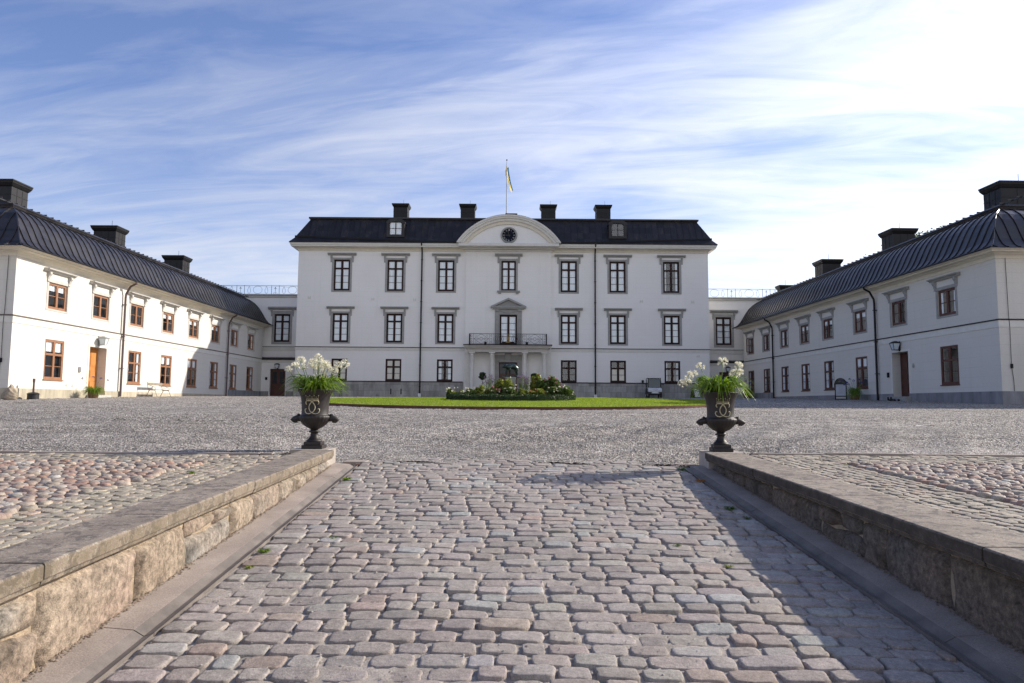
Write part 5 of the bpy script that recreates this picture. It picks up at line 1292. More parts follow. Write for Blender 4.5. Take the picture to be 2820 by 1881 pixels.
# flagpole and pennant
fp = thing('flagpole', 'thin pale flagpole rising from the palace roof behind the clock gable', 'flagpole', (-.62, 66.3, 17.6))
MB().tube([(0,0,0),(0,0,3),(0,0,5.65)], [.055,.045,.030], 8).build('pole', M['pole'], fp); MB().lathe([(0,-.08),(.07,-.03),(.07,.03),(0,.08)], 10, (0,0,5.72)).build('finial', M['iron'], fp)
MB().box(-.12,.12,-.12,.12,-.3,.42).build('foot', M['iron'], fp)
fl = MB(); n = 26
def fcurve(t): return (.03+.52*t**1.5, 4.98-2.30*t)
fl_y, fl_b = MB(), MB()
for i in range(n):
    t0, t1 = i/n, (i+1)/n; (x0,z0_),(x1,z1_) = fcurve(t0), fcurve(t1); wv = lambda t: .07*math.sin(t*11)
    w0, w1 = .16*(1-t0*.5), .16*(1-t1*.5)
    fl_b.quad((x0,wv(t0),z0_),(x1,wv(t1),z1_),(x1+w1,wv(t1)+.05,z1_+.04),(x0+w0,wv(t0)+.05,z0_+.04))
    fl_y.quad((x0-w0*.8,wv(t0)+.04,z0_-.25),(x1-w1*.8,wv(t1)+.04,z1_-.25),(x1,wv(t1),z1_),(x0,wv(t0),z0_))
fl_y.quad((-.15,.02,4.95),(-.02,0,5.2),(-.02,0,4.3),(-.13,.03,4.1))
pen = thing('pennant', 'narrow blue and yellow pennant hanging slack from the flagpole', 'pennant', (-.62,66.3,22.6))
fl_b.build('blue_field', M['flag_blue'], pen, off=(0,0,5.0)); fl_y.build('yellow_edge', M['flag_yellow'], pen, off=(0,0,5.0))

# ------------------------------------------------------------------ wings
WP = [(0,7.13),(.16,7.19),(.36,7.34),(.55,7.60),(.72,7.95),(.90,8.34),(1.10,8.70),(1.36,9.02),(1.68,9.27),(2.0,9.42)]
OH = .72
def wing(side):
    L = 32.6; D = 11.0; lab = 'left' if side < 0 else 'right'
    if side < 0: org = (-23.504+.005724*32.86, 32.86, .0); rz = math.atan2(1, .005724)
    else: org = (22.786-.02377*(31.85+32.9), 31.85+32.9, .0); rz = math.atan2(-1, .02377); L = 32.9
    base = .0
    w = thing('palace_wing', 'long two-storey white side wing with curved black roof and orange-brown windows, sunlit' if side < 0 else 'long two-storey white side wing with curved black roof, in shade on the right', 'building', (org[0],org[1],base), rz)
    # local x of world Y
    def lx(Y): return (Y-32.86) if side < 0 else (31.85+32.9-Y)
    ww = 1.50 if side < 0 else 1.42
    up = [36.0,39.8,43.62,47.58,51.4,55.14,58.88,62.6] if side < 0 else [35.46,39.76,44.0,48.3,51.96,55.64,59.36,62.98]
    lo = [u for u in up if not (39 < u < 40.5)]
    hu = [(lx(u)-ww/2,lx(u)+ww/2,4.60,5.94) for u in up]; hl = [(lx(u)-ww/2,lx(u)+ww/2,1.05 if side < 0 else 1.11,3.06) for u in lo]
    dY = 39.76; dz0 = .32 if side < 0 else .55
    hd = [(lx(dY)-.80,lx(dY)+.80,dz0,2.98 if side < 0 else 3.05)]

    mb = MB(); wall_holes(mb, 0, L, -1, 6.9, hu+hl+hd, 0, .2, False)
    for h in hu+hl+hd:
        dp = .55 if h is hd[0] else .22; a,b,c_,d_ = h; y=0
        mb.quad((a,y,c_),(a,y,d_),(a,y+dp,d_),(a,y+dp,c_)); mb.quad((b,y,c_),(b,y+dp,c_),(b,y+dp,d_),(b,y,d_)); mb.quad((a,y,d_),(b,y,d_),(b,y+dp,d_),(a,y+dp,d_)); mb.quad((a,y,c_),(a,y+dp,c_),(b,y+dp,c_),(b,y,c_))
    mb.quad((0,D,-1),(0,0,-1),(0,0,6.9),(0,D,6.9)); mb.quad((L,0,-1),(L,D,-1),(L,D,6.9),(L,0,6.9)); mb.quad((L,D,-1),(0,D,-1),(0,D,6.9),(L,D,6.9))
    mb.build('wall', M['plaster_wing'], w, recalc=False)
    mb = MB(); mb.box(.3,L-.3,1.1,1.2,-.5,6.8); mb.build('inner_wall', M['room_grey'], w)
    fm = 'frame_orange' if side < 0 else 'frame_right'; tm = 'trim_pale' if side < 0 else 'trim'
    cu_up = ['top','none','none','top','top','top','thinsides','thinsides'] if side < 0 else ['thinsides','none','top','top','top','sides','thinsides','none']
    for i, u in enumerate(up):
        window(w, lx(u), 4.60, 'wu%d%s' % (side, cu_up[i]), w=ww, h=1.34, rows=2, tr=False, fm=fm, inset=.05, curtain=cu_up[i], surround=(.14,.16,.10,tm,.022), hood=(1.83,.15,1.16,.48,tm), fw=.12)
    cu_lo = ['top','thinsides','top','top','sides','sides','thinsides'] if side < 0 else ['none','top','sides','sides','sides','thinsides','thinsides']
    for i, u in enumerate(lo):
        window(w, lx(u), 1.05 if side < 0 else 1.11, 'wl%d%s' % (side, cu_lo[i]), w=ww, h=2.01 if side < 0 else 1.95, rows=2, top=.37, fm=fm, inset=.02, curtain=cu_lo[i], sill=(fm,.06,.04), fw=.115)
    if side > 0:   # one casement of the last upper window stands open
        c = MB(); x0 = lx(62.98)+ww/2-.08; c.box(x0,x0+.04,-.62,-.0,4.66,4.72); c.box(x0,x0+.04,-.62,-.0,5.82,5.88); c.box(x0,x0+.04,-.62,-.56,4.72,5.82); c.box(x0,x0+.04,-.06,-.0,4.72,5.82); c.box(x0+.005,x0+.035,-.56,-.06,5.26,5.29)
        o = c.build('open_casement', M[fm], w); MB().box(x0+.015,x0+.022,-.56,-.06,4.72,5.82).build('pane', M['glass'], o)
    # door
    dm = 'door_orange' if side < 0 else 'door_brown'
    door_leaf(w, lx(dY), dz0+.02, 1.58, (2.98 if side < 0 else 3.05)-dz0-.03, .46, dm, [(.08,.46,.60,.96),(.54,.92,.60,.96),(.08,.46,.36,.52),(.54,.92,.36,.52),(.08,.46,.05,.30),(.54,.92,.05,.30)], hs=-1 if side < 0 else 1, handle_m='grey_metal' if side > 0 else 'iron')
    MB().box(lx(dY)-.95,lx(dY)+.95,-.35,.5,-.6,dz0).build('doorstep', M['trim_pale'] if side < 0 else M['trim'], w, bevel=.01)
    mb = MB(); mb.box(lx(dY)-.93,lx(dY)-.802,-.02,.1,dz0,hd[0][3]+.12); mb.box(lx(dY)+.802,lx(dY)+.93,-.02,.1,dz0,hd[0][3]+.12); mb.box(lx(dY)-.80,lx(dY)+.80,-.02,.1,hd[0][3],hd[0][3]+.12); mb.build('door_frame', M['cornice_pale'], w)
    # string course
    mb = MB(); rings(mb, 0, L, 0, D, [(.0,3.62),(.03,3.62),(.034,3.93),(.0,3.93)]); mb.build('string_course', M['cornice_pale'], w, recalc=False)
    mb = MB(); rings(mb, 0, L, 0, D, [(.0,3.932),(.075,3.932),(.075,3.965),(.0,4.0)]); mb.build('drip_ledge', M['iron'] if side > 0 else mat('brown_drip_ledge',(.13,.10,.08),.6), w, recalc=False)
    # plinth: higher and greyer at the far end
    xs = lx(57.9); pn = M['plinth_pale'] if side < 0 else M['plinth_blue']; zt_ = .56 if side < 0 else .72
    near = (0-.0, xs) if side < 0 else (xs, L); far = (xs, L) if side < 0 else (0, xs)
    mb = MB(); pieces = [(near[0],near[1])]
    dl, dr = lx(dY)-.80, lx(dY)+.80
    m2_ = MB(); mb.box(near[0]-.05,dl,-.05,-.001,-1,zt_); m2_.box(dr,near[1]+.05,-.05,-.001,-1,zt_)
    if side < 0: mb.box(-.05,-.001,.0,D,-1,zt_)
    else: m2_.box(L+.001,L+.05,.0,D,-1,zt_)
    mb.build('plinth', pn, w); m2_.build('plinth', pn, w)
    mb = MB(); mb.box(far[0]+.06,far[1],-.055,-.001,-1,.97 if side < 0 else 1.07); mb.build('high_plinth', M['plinth_blue'], w)
    mb = MB(); rings(mb, 0, L, 0, D, [(0,6.76),(.04,6.76),(.06,6.84),(.10,6.90),(.22,6.95),(.24,6.98),(.50,7.0),(.52,7.05),(.60,7.07),(.68,7.11),(OH-.01,7.125),(.1,7.128)]); mb.build('cornice', M['cornice'], w, recalc=False)
    # roof
    pr = [(OH+.01,7.10)]+[(OH-i_, z) for i_, z in WP]
    mb = MB(); rings(mb, 0, L, 0, D, pr); rings(mb, 0, L, 0, D, [(OH-2.0,9.42),(OH-1.97,9.50),(OH-2.02,9.53),(OH-1.98,9.60),(OH-2.03,9.68),(OH-2.15,9.70),(-5.4,10.55)], True)
    rf = mb.build('roof', M['roof_wing'], w, recalc=False)
    SM = {'f': MB(), 'l': MB(), 'r': MB()}
    def rib(px, along):
        sm = SM[along]
        """standing seam following the bell profile at position px on one side of the roof"""
        if along in ('f','b'): dist = min(px+OH, L+OH-px)
        else: dist = min(px+OH, D+OH-px)
        pts = []
        for i_, z in WP:
            if i_ <= dist+1e-6: pts.append((i_, z))
            else:
                (i0,z0_) = pts[-1]; t = (dist-i0)/(i_-i0); pts.append((dist, z0_+t*(z-z0_))); break
        if len(pts) < 2: return
        q = []
        for i_, z in pts:
            o_ = OH-i_
            if along == 'f': q.append((px,-o_,z))
            elif along == 'b': q.append((px,D+o_,z))
            elif along == 'l': q.append((-o_,px,z))
            else: q.append((L+o_,px,z))
        hw = .014; vs = []
        for i in range(len(q)):
            a = q[max(0,i-1)]; b = q[min(len(q)-1,i+1)]; t = (Vector(b)-Vector(a)).normalized()
            side_v = Vector((1,0,0)) if along in ('f','b') else Vector((0,1,0)); nrm = t.cross(side_v).normalized()
            if nrm.z < 0 and True: nrm = -nrm
            p_ = Vector(q[i]); vs += [p_-side_v*hw, p_+side_v*hw, p_+side_v*hw+nrm*.042, p_-side_v*hw+nrm*.042]
        m_ = len(q); fs = []
        for i in range(m_-1):
            for k in range(4): fs.append((i*4+k,i*4+(k+1)%4,i*4+4+(k+1)%4,i*4+4+k))
        sm.add(vs, fs)
    x = -OH+.3
    while x < L+OH-.1: rib(x,'f'); x += .545
    x = -OH+.3
    while x < D+OH-.1: rib(x,'l'); rib(x,'r'); x += .545
    # hips
    for (cx0, sx) in ((0,-1),(L,1)):
        pts = [(cx0+sx*(OH-i_), -(OH-i_), z+.012) for i_, z in WP]; MB().tube(pts, .032, 6).build('hip_roll', M['roof_wing'], rf)
    x = .0; tk = MB()
    while x < L: tk.box(x-.014,x+.014,1.30,1.62,9.69,9.755); x += .545
    tk.box(0,L,1.44,1.48,9.66,9.72)
    tk.build('ridge_seam', M['roof_wing'], rf)
    for q in SM.values(): q.build('standing_seam', M['roof_wing'], rf)
    gt = MB(); gt.prism_x([(-OH-.02,7.09),(-OH-.06,7.12),(-OH-.02,7.17),(-OH+.03,7.16)], -OH, L+OH); gt.build('gutter', M['iron'], rf)
    for (ya_, yb_) in (((35.97,37.2),(45.6,46.75),(54.95,56.15)) if side < 0 else ((35.6,36.9),(45.5,46.9),(55.5,56.9))):
        a, b = sorted((lx(ya_), lx(yb_))); yi = 2.75 if side < 0 else 3.2
        chimney(rf, a, b, yi, yi+1.46 if ya_ > 40 else yi+2.6, 9.2, 11.42 if side < 0 else 11.62, 'chimney')
    if side > 0:
        a, b = sorted((lx(64.2), lx(64.9))); chimney(rf, a, b, 3.3, 4.4, 9.2, 11.0, 'chimney')
    pm = 'pipe_brown' if side < 0 else 'pipe'
    for Yp in ((42.0,57.35) if side < 0 else (42.0,57.65)):
        downpipe(w, lx(Yp), .25 if side < 0 and Yp < 50 else .35, 7.12, 0, pm, OH+.02, r_=.062)
    if side < 0: mb = MB(); mb.box(lx(38.15)-.09,lx(38.15)+.09,-.05,0,1.52,1.80); mb.build('door_phone', M['grey_metal'], w)
    else:
        mb = MB(); mb.box(lx(41.0)-.10,lx(41.0)+.10,-.05,0,1.66,1.95); mb.build('door_phone', M['iron'], w)
        mb = MB(); mb.lathe([(0,0),(.07,.01),(.09,.03),(.03,.06),(0,.06)], 10); mb.tf(Matrix.Translation((lx(38.5),0,2.22)) @ Matrix.Rotation(R(90),4,'X') @ Matrix.Diagonal((1,1.5,1,1))); mb.build('wall_boss', M['trim'], w)
    # lightning conductor down the near corner
    cab = MB(); xe = -.04 if side < 0 else L+.04; yy = .35 if side < 0 else .42
    cab.tube([(xe,yy,6.9),(xe,yy+.02,4.2),(xe,yy+.05,3.6),(xe,yy+.03,1.9),(xe,yy+.10,1.2),(xe,yy+.12,0)], .012, 5); cab.box(xe-.03,xe+.03,yy,yy+.09,1.75,1.95)
    cab.build('lightning_conductor', M['iron'], w)
    return w
wing(-1); wing(1)
lantern(-23.27, 39.76, 3.12, R(90), 'pale wall lantern over the orange door of the left wing', True, 1.05)
lantern(21.84, 39.76, 3.17, R(-90), 'black wall lantern over the brown door of the right wing', False, 1.05)

# ------------------------------------------------------------------ link buildings with roof terraces
def link(side):
    if side < 0: x0, x1, cw, cd, xe = -30.0, -19.36, -21.55, -21.62, -23.15
    else: x0, x1, cw, cd, xe = 17.68, 30.0, 19.82, 19.90, 22.6
    yu, yl = 66.0, 65.45; B = ((x0+x1)/2, yu, .5); ln = 'left' if side < 0 else 'right'
    t = thing('link_building', 'low white connecting block with roof terrace between palace and %s wing' % ln, 'building', B)
    mb = MB(); wall_holes(mb, x0, x1, 3.9, 9.98, [(cw-.74,cw+.74,5.60,8.22)], yu)
    mb.quad((x0,74,3.9),(x0,yu,3.9),(x0,yu,9.98),(x0,74,9.98)); mb.quad((x1,yu,3.9),(x1,74,3.9),(x1,74,9.98),(x1,yu,9.98)); mb.quad((x0,yu,9.97),(x1,yu,9.97),(x1,74,9.97),(x0,74,9.97))
    wall_holes(mb, x0, x1, -.5, 3.9, [(cd-.72,cd+.72,.55,3.05)], yl, .35); mb.quad((x0,yl,3.9),(x1,yl,3.9),(x1,yu,3.9),(x0,yu,3.9))
    mb.build('wall', M['plaster'], t, off=B, recalc=False)
    MB().box(x0+.2,x1-.2,yu+1.2,yu+1.3,0,9.8).build('inner_wall', M['interior'], t, off=B)
    window(t, cw-B[0], 5.60-B[2], 'lk', fw=.155, y=0, w=1.48, h=2.62, rows=3, top=.27, surround=(.20,.30,.22,'trim',.04), hood=(3.02,.26,1.30,.62,'trim'), curtain='full', seedc=.7)
    mb = MB(); mb.box(x0,x1,yu-.10,yu-.001,9.78,9.92); mb.box(x0,x1,yu-.16,yu+.3,9.985,10.06); mb.build('coping', M['trim_pale'], t, off=B, bevel=.01)
    mb = MB(); mb.box(x0,x1,yu-.07,yu-.001,5.12,5.16); mb.prism_x([(yu-.002,4.05),(yl-.14,3.88),(yl-.14,3.99),(yu-.002,4.16)], x0, x1); mb.build('canopy_sheet', M['iron'], t, off=B)
    mb = MB(); mb.box(x0,x1,yu-.04,yu-.001,4.75,5.118); mb.box(x0,x1,yl-.05,yl-.001,3.62,3.875); mb.build('string_course', M['cornice_pale'], t, off=B)
    MB().box(x0,cd-.80,yl-.05,yl-.001,-.4,.98).build('plinth', M['plinth'], t, off=B); MB().box(cd+.80,x1,yl-.05,yl-.001,-.4,.98).build('plinth', M['plinth'], t, off=B)
    door_leaf(t, cd-B[0], .55-B[2], 1.42, 2.48, yl-yu+.24, 'door_brown', [(.10,.44,.45,.92),(.56,.90,.45,.92),(.10,.44,.06,.38),(.56,.90,.06,.38)], glass=2)
    # terrace railing: rings and drops between twin posts
    r_ = MB(); yr = yu+.12; zb, zt = 10.12, 10.92; zm = (zb+zt)/2
    r_.bar((x0,yr,zt),(x1,yr,zt),.032); r_.bar((x0,yr,zb),(x1,yr,zb),.026)
    def cir(cx, rx_, rz_2, th=.013, drop=False):
        n = 20; P = []
        for i in range(n):
            a = 2*PI*i/n; q = rx_*math.sin(a)
            if drop: q *= (0.5-0.5*math.cos(a))**.55*1.15 if math.cos(a) > 0 else 1.0*(1.0)**1
            P.append((cx+q, yr, zm+rz_2*math.cos(a)))
        r_.tube(P, th, 4, True)
    xs = x1-.12 if side < 0 else x0+.12; sg = -1 if side < 0 else 1; per = 3.28; k = 0
    r_.bar((xs,yr,zb-.1),(xs,yr,zt+.02),.035)
    while k < 3:
        b = xs+sg*per*k
        cir(b+sg*.42,.15,.34,drop=True); cir(b+sg*1.25,.42,.36); cir(b+sg*2.05,.15,.34,drop=True)
        for q in (2.50,3.22): r_.bar((b+sg*q,yr,zb-.1),(b+sg*q,yr,zt+.03),.032)
        c_ = b+sg*2.86; r_.bar((c_,yr,zb),(c_,yr,zb+.55),.025); r_.box(c_-.13,c_+.13,yr-.02,yr+.02,zb+.52,zb+.55); r_.tube([(c_-.2,yr,zb),(c_-.1,yr,zb+.18),(c_,yr,zb+.08),(c_+.1,yr,zb+.18),(c_+.2,yr,zb)],.013,4); r_.lathe([(0,.55),(.05,.6),(0,.72)],6,(c_,yr,zb))
        for q in range(12):   # wavy wire between the figures
            a = b+sg*(q*per/12); a2 = b+sg*((q+1)*per/12); r_.bar((a,yr,zt-.10-.05*math.cos(q*PI/3)),(a2,yr,zt-.10-.05*math.cos((q+1)*PI/3)),.012)
        k += 1
    r_.build('terrace_railing', mat('grey_iron', (.10,.10,.11), .5), t, off=B)
    if side < 0: mb = MB(); mb.box(-22.75,-22.55,yl-.05,yl,2.02,2.28); mb.build('door_phone', M['iron'], t, off=B)
    lantern(cd, yl, 3.10, 0, 'small dark wall lantern over the link door beside the %s wing' % ln, False, .95)
link(-1); link(1)

# ------------------------------------------------------------------ smaller things in the courtyard
def topiary(x, y, label, seed):
    r = np.random.default_rng(seed); g = G(x,y) if y < 61.3 else .62
    t = thing('topiary_tree', label, 'tree', (x,y,g), 0, 'clipped ball trees before the portal')
    MB().lathe([(0,0),(.20,0),(.26,.40),(.28,.42),(.28,.46),(.24,.46),(.23,.41),(0,.41)], 20).build('pot', M['terracotta'], t, smooth=False)
    m = MB(); tapered(m, [(0,0,.4),(.01,0,.9),(-.01,.01,1.55)], .028, .02, 7); m.build('trunk', M['bark'], t)
    P = blob_points(1500, (0,0,1.80), (.31,.31,.33), r, .55, .12, seed); v, f = leaf_quads(P, .085, r, .2); npmesh('crown', v, f, M['leaf_dark'], t)
topiary(-2.52, 61.0, 'ball-clipped tree in a pot before the left portal columns', 1)
topiary(1.95, 61.0, 'ball-clipped tree in a pot before the right portal columns', 2)

def park_bench(x, y, z, rz, label, m='bench', L=1.9, iron='bench'):
    """local: long axis x, front is -y"""
    t = thing('bench', label, 'bench', (x,y,z), rz)
    s = MB()
    for i in range(4): yy = -.38+.115*i; s.box(-L/2,L/2,yy,yy+.09,.425,.455)
    s.build('seat', M[m], t, bevel=.005)
    b = MB(); b.box(-L/2,L/2,.115,.14,.72,.88); b.box(-L/2,L/2,.09,.115,.56,.60) if False else None; b.build('backrest', M[m], t, bevel=.005)
    for sx in (-1,1):
        X = sx*(L/2-.06); f = MB()
        f.tube([(X,-.50,0),(X,-.42,.20),(X,-.36,.41),(X,0,.41),(X,.08,.42),(X,.16,.86),(X,.17,.92)], .018, 6); f.tube([(X,.20,0),(X,.10,.2),(X,.03,.40)], .018, 6)
        f.tube([(X,.13,.74),(X,-.05,.70),(X,-.22,.62),(X,-.30,.60),(X,-.36,.56),(X,-.36,.43)], .015, 6); f.tube([(X,.10,.50),(X,-.10,.54),(X,-.2,.61)], .010, 5); f.tube([(X,-.40,.30),(X,-.25,.40)], .012, 5); f.tube([(X,.10,.24),(X,-.05,.40)], .012, 5)
        f.build('side_frame', M[iron], t, smooth=True)
    return t
park_bench(-22.62, 45.25, G(-22.6,45.2), R(90), 'weathered wooden garden bench with iron sides against the sunlit left wing')
park_bench(-16.0, 62.35, G(-16,62.3), 0, 'dark plank bench against the palace plinth, behind the left urn', 'iron', 2.2, 'iron')

# boulder and ash bin at the corner of the left wing
def boulder(x, y, z, s, label):
    r = np.random.default_rng(3); bm = bmesh.new(); bmesh.ops.create_icosphere(bm, subdivisions=4, radius=1)
    for v in bm.verts:
        p = v.co; h = (p.z+1)/2; w_ = 1.0-.80*max(0, h-.12)**1.15
        q = Vector((p.x*.42*w_+.05*h, p.y*.34*w_, h*.74)); q *= 1+.05*math.sin(p.x*5+1)+.04*math.sin(p.y*7+p.z*4)+.02*math.sin(p.z*15+p.x*9); v.co = q*s
    me = bpy.data.meshes.new('boulder'); bm.to_mesh(me); bm.free(); me.materials.append(M['lichen_rock'])
    o = bpy.data.objects.new('boulder', me); COL.objects.link(o); o.location = (x,y,z)
    tag(o, label, 'boulder')
boulder(-22.92, 32.45, G(-23,32.3)-.06, 1.0, 'pointed lichen-grey boulder guarding the corner of the left wing')
t = thing('ash_bin', 'black drum with a narrow upright tube, beside the boulder', 'ash bin', (-22.72, 33.75, G(-22.7,33.7)-.01))
MB().lathe([(0,0),(.245,0),(.245,.25),(.27,.26),(.27,.275),(.20,.33),(.07,.36),(0,.36)], 28).build('drum', M['black_plastic'], t, smooth=False)
MB().lathe([(0,.35),(.045,.35),(.042,.80),(.055,.86),(.058,.98),(.05,1.0),(0,1.0)], 14).build('tube', M['pipe_brown'], t, smooth=False)

def tub_plant(x, y, z, rad, hgt, potr, poth, hd, label, seed, n=260, box=False, fr=.05):
    t = thing('potted_agapanthus', label, 'potted plant', (x,y,z))
    MB().lathe([(0,0),(potr*.8,0),(potr*.94,poth*.5),(potr*.96,poth*.52),(potr,poth),(potr*.9,poth),(potr*.88,poth*.85),(0,poth*.85)], 24).build('tub', M['terracotta'], t)
    r = np.random.default_rng(seed); v, f = strap_leaves(n, rad, hgt, r, w=.028, zbase=poth*.8, droop=1.3); npmesh('foliage', v, f, M['leaf_strap'], t)
    for hx, hy, hz in hd:
        m = MB(); m.tube([(hx*.15,hy*.15,poth*.8),(hx*.5,hy*.5,poth+(hz-poth)*.6),(hx,hy,hz)], .006, 5); s_ = m.build('flower_stem', M['stem'], t)
        v, f = umbel((hx,hy,hz), fr, r, 20); npmesh('flower_head', v, f, M['petal_blue'], t)
tub_plant(-22.45, 38.15, G(-22.4,38.1), .56, .42, .27, .30, [(.18,.30,1.05),(.02,-.15,1.12),(.25,.85,.98),(-.2,-.75,1.02)], 'low tub of strap leaves with a few violet flowers beside the orange door', 5, fr=.07)
tub_plant(20.95, 43.35, G(20.9,43.3), .52, .55, .28, .32, [(-.35,.30,1.05),(-.30,.15,.95),(-.1,.35,1.28),(.15,-.2,1.25),(.3,-.75,1.2),(.2,-.5,1.05),(-.2,.55,1.1),(-.45,.7,1.15),(-.2,.85,.95),(0,.1,1.18)], 'tub of agapanthus with many dark blue flowers beside the arched notice stand', 6, fr=.085)
tub_plant(20.45, 61.6, G(20.4,61.6), .60, .6, .32, .34, [(-.3,0,1.25),(.0,.1,1.05),(.25,0,1.35),(.1,.2,.95),(-.1,0,1.5)], 'tub of blue agapanthus by the right link door, behind the right urn', 7, fr=.09)

# arched notice stand by the right wing
t = thing('notice_stand', 'black framed notice stand with arched top and white poster, by the right wing', 'sign', (20.75, 44.75, G(20.7,44.7)), R(-32))
m = MB(); m.box(-.34,.34,-.16,.16,0,.06); m.box(-.35,-.29,-.03,.03,.06,1.0); m.box(.29,.35,-.03,.03,.06,1.0); m.box(-.29,.29,-.03,.03,.97,1.02); m.box(-.29,.29,-.03,.03,.20,.25)
n = 16
for i in range(n):
    a, b = PI*i/n, PI*(i+1)/n; m.add([(c_*.35*math.cos(q) if False else .35*math.cos(q)*c_, yy, 1.0+.37*math.sin(q)*c_) for yy in (-.03,.03) for q in (a,b) for c_ in (1,.86)], [(0,1,3,2),(4,6,7,5),(0,2,6,4),(1,5,7,3)])
m.build('frame', M['iron'], t); MB().box(-.29,.29,-.01,.01,.25,.97).build('poster', mat('pale_poster_paper', (.42,.45,.50), .6), t)
MB().prism_y([(-.29,1.02)]+[(.30*math.cos(a),1.02+.29*math.sin(a)) for a in np.linspace(PI,0,12)][1:-1]+[(.29,1.02)], -.012, .012).build('arch_panel', mat('dark_green_panel', (.03,.032,.02), .5), t)
g = MB()
for i in range(5): g.bar((-.08+.04*i,-.02,1.13),(-.10+.05*i,-.02,1.20-.006*abs(i-2)), .014, .006)
g.bar((-.09,-.02,1.13),(.09,-.02,1.13), .016, .006); g.build('crown_emblem', M['gold_pale'], t)
g = MB(); rr = random.Random(4)
for i in range(7):
    zz1 = .86-.075*i; w_ = rr.uniform(.08,.20); g.box(-w_,w_,-.0115,-.0105,zz1-.008,zz1+.008)
g.build('printed_text', M['grey_metal'], t)
MB().box(-.27,.27,-.02,.0,.07,.185).build('lower_panel', M['trim_pale'], t)
# boots left on the step of the right wing
for (yy, rz0, lab) in ((39.75, .3, 'black boot pile left of the step before the brown door'),(39.05, .9, 'low black mat and shoes on the gravel right of the brown door')):
    t = thing('footwear', lab, 'footwear', (21.15, yy, G(21.1,yy)), rz0)
    for k in range(2 if yy > 39.5 else 3):
        m = MB(); m.tube([(0,.2*k-.1,.05),(.16,.2*k-.1,.05),(.24,.2*k-.1,.045)], [.06,.055,.035], 8); m.tube([(0,.2*k-.1,.05),(-.01,.2*k-.1,.22 if yy > 39.5 else .12)], [.055,.05], 8); m.build('shoe', M['black_plastic'], t, smooth=True)
# black box sign and floodlight on the palace plinth
t = thing('box_sign', 'black square box sign on a post at the right corner of the palace', 'sign', (16.75, 62.5, G(16.7,62.5)))
MB().box(-.29,.29,-.06,.06,1.28,1.82).build('sign_box', M['black_plastic'], t, bevel=.01); MB().box(-.04,.04,-.03,.03,0,1.28).build('post', M['iron'], t)
t = thing('spotlight', 'small black spotlight standing on the plinth ledge beside the utility cart', 'spotlight', (11.62, 62.92, 1.895))
MB().box(-.05,.05,-.05,.05,0,.05).build('foot', M['black_plastic'], t); MB().box(-.09,.09,-.06,.05,.052,.27).build('housing', M['black_plastic'], t, bevel=.01)
# folding pavement sign lying askew
t = thing('pavement_sign', 'white folding pavement sign leaning open near the right end of the palace', 'sign', (15.75, 60.9, G(15.7,60.9)), R(20))
m = MB(); m.add([(-.32,-.30,0),(.32,-.30,0),(.32,0,.88),(-.32,0,.88),(-.32,-.27,0),(.32,-.27,0),(.32,.03,.88),(-.32,.03,.88)],[(0,1,2,3),(4,7,6,5),(0,4,5,1),(1,5,6,2),(2,6,7,3),(3,7,4,0)]); m.build('front_board', M['black_plastic'], t)
m = MB(); m.add([(-.22,-.315,.10),(.27,-.315,.10),(.27,-.075,.80),(-.22,-.075,.80)],[(0,1,2,3)]); m.build('poster', M['white_paint'], t)
m = MB(); m.add([(-.32,.32,0),(.32,.32,0),(.32,.035,.88),(-.32,.035,.88),(-.32,.29,0),(.32,.29,0),(.32,.01,.86),(-.32,.01,.86)],[(0,1,2,3),(4,7,6,5),(0,4,5,1),(1,5,6,2),(2,6,7,3),(3,7,4,0)]); m.build('rear_board', M['black_plastic'], t)

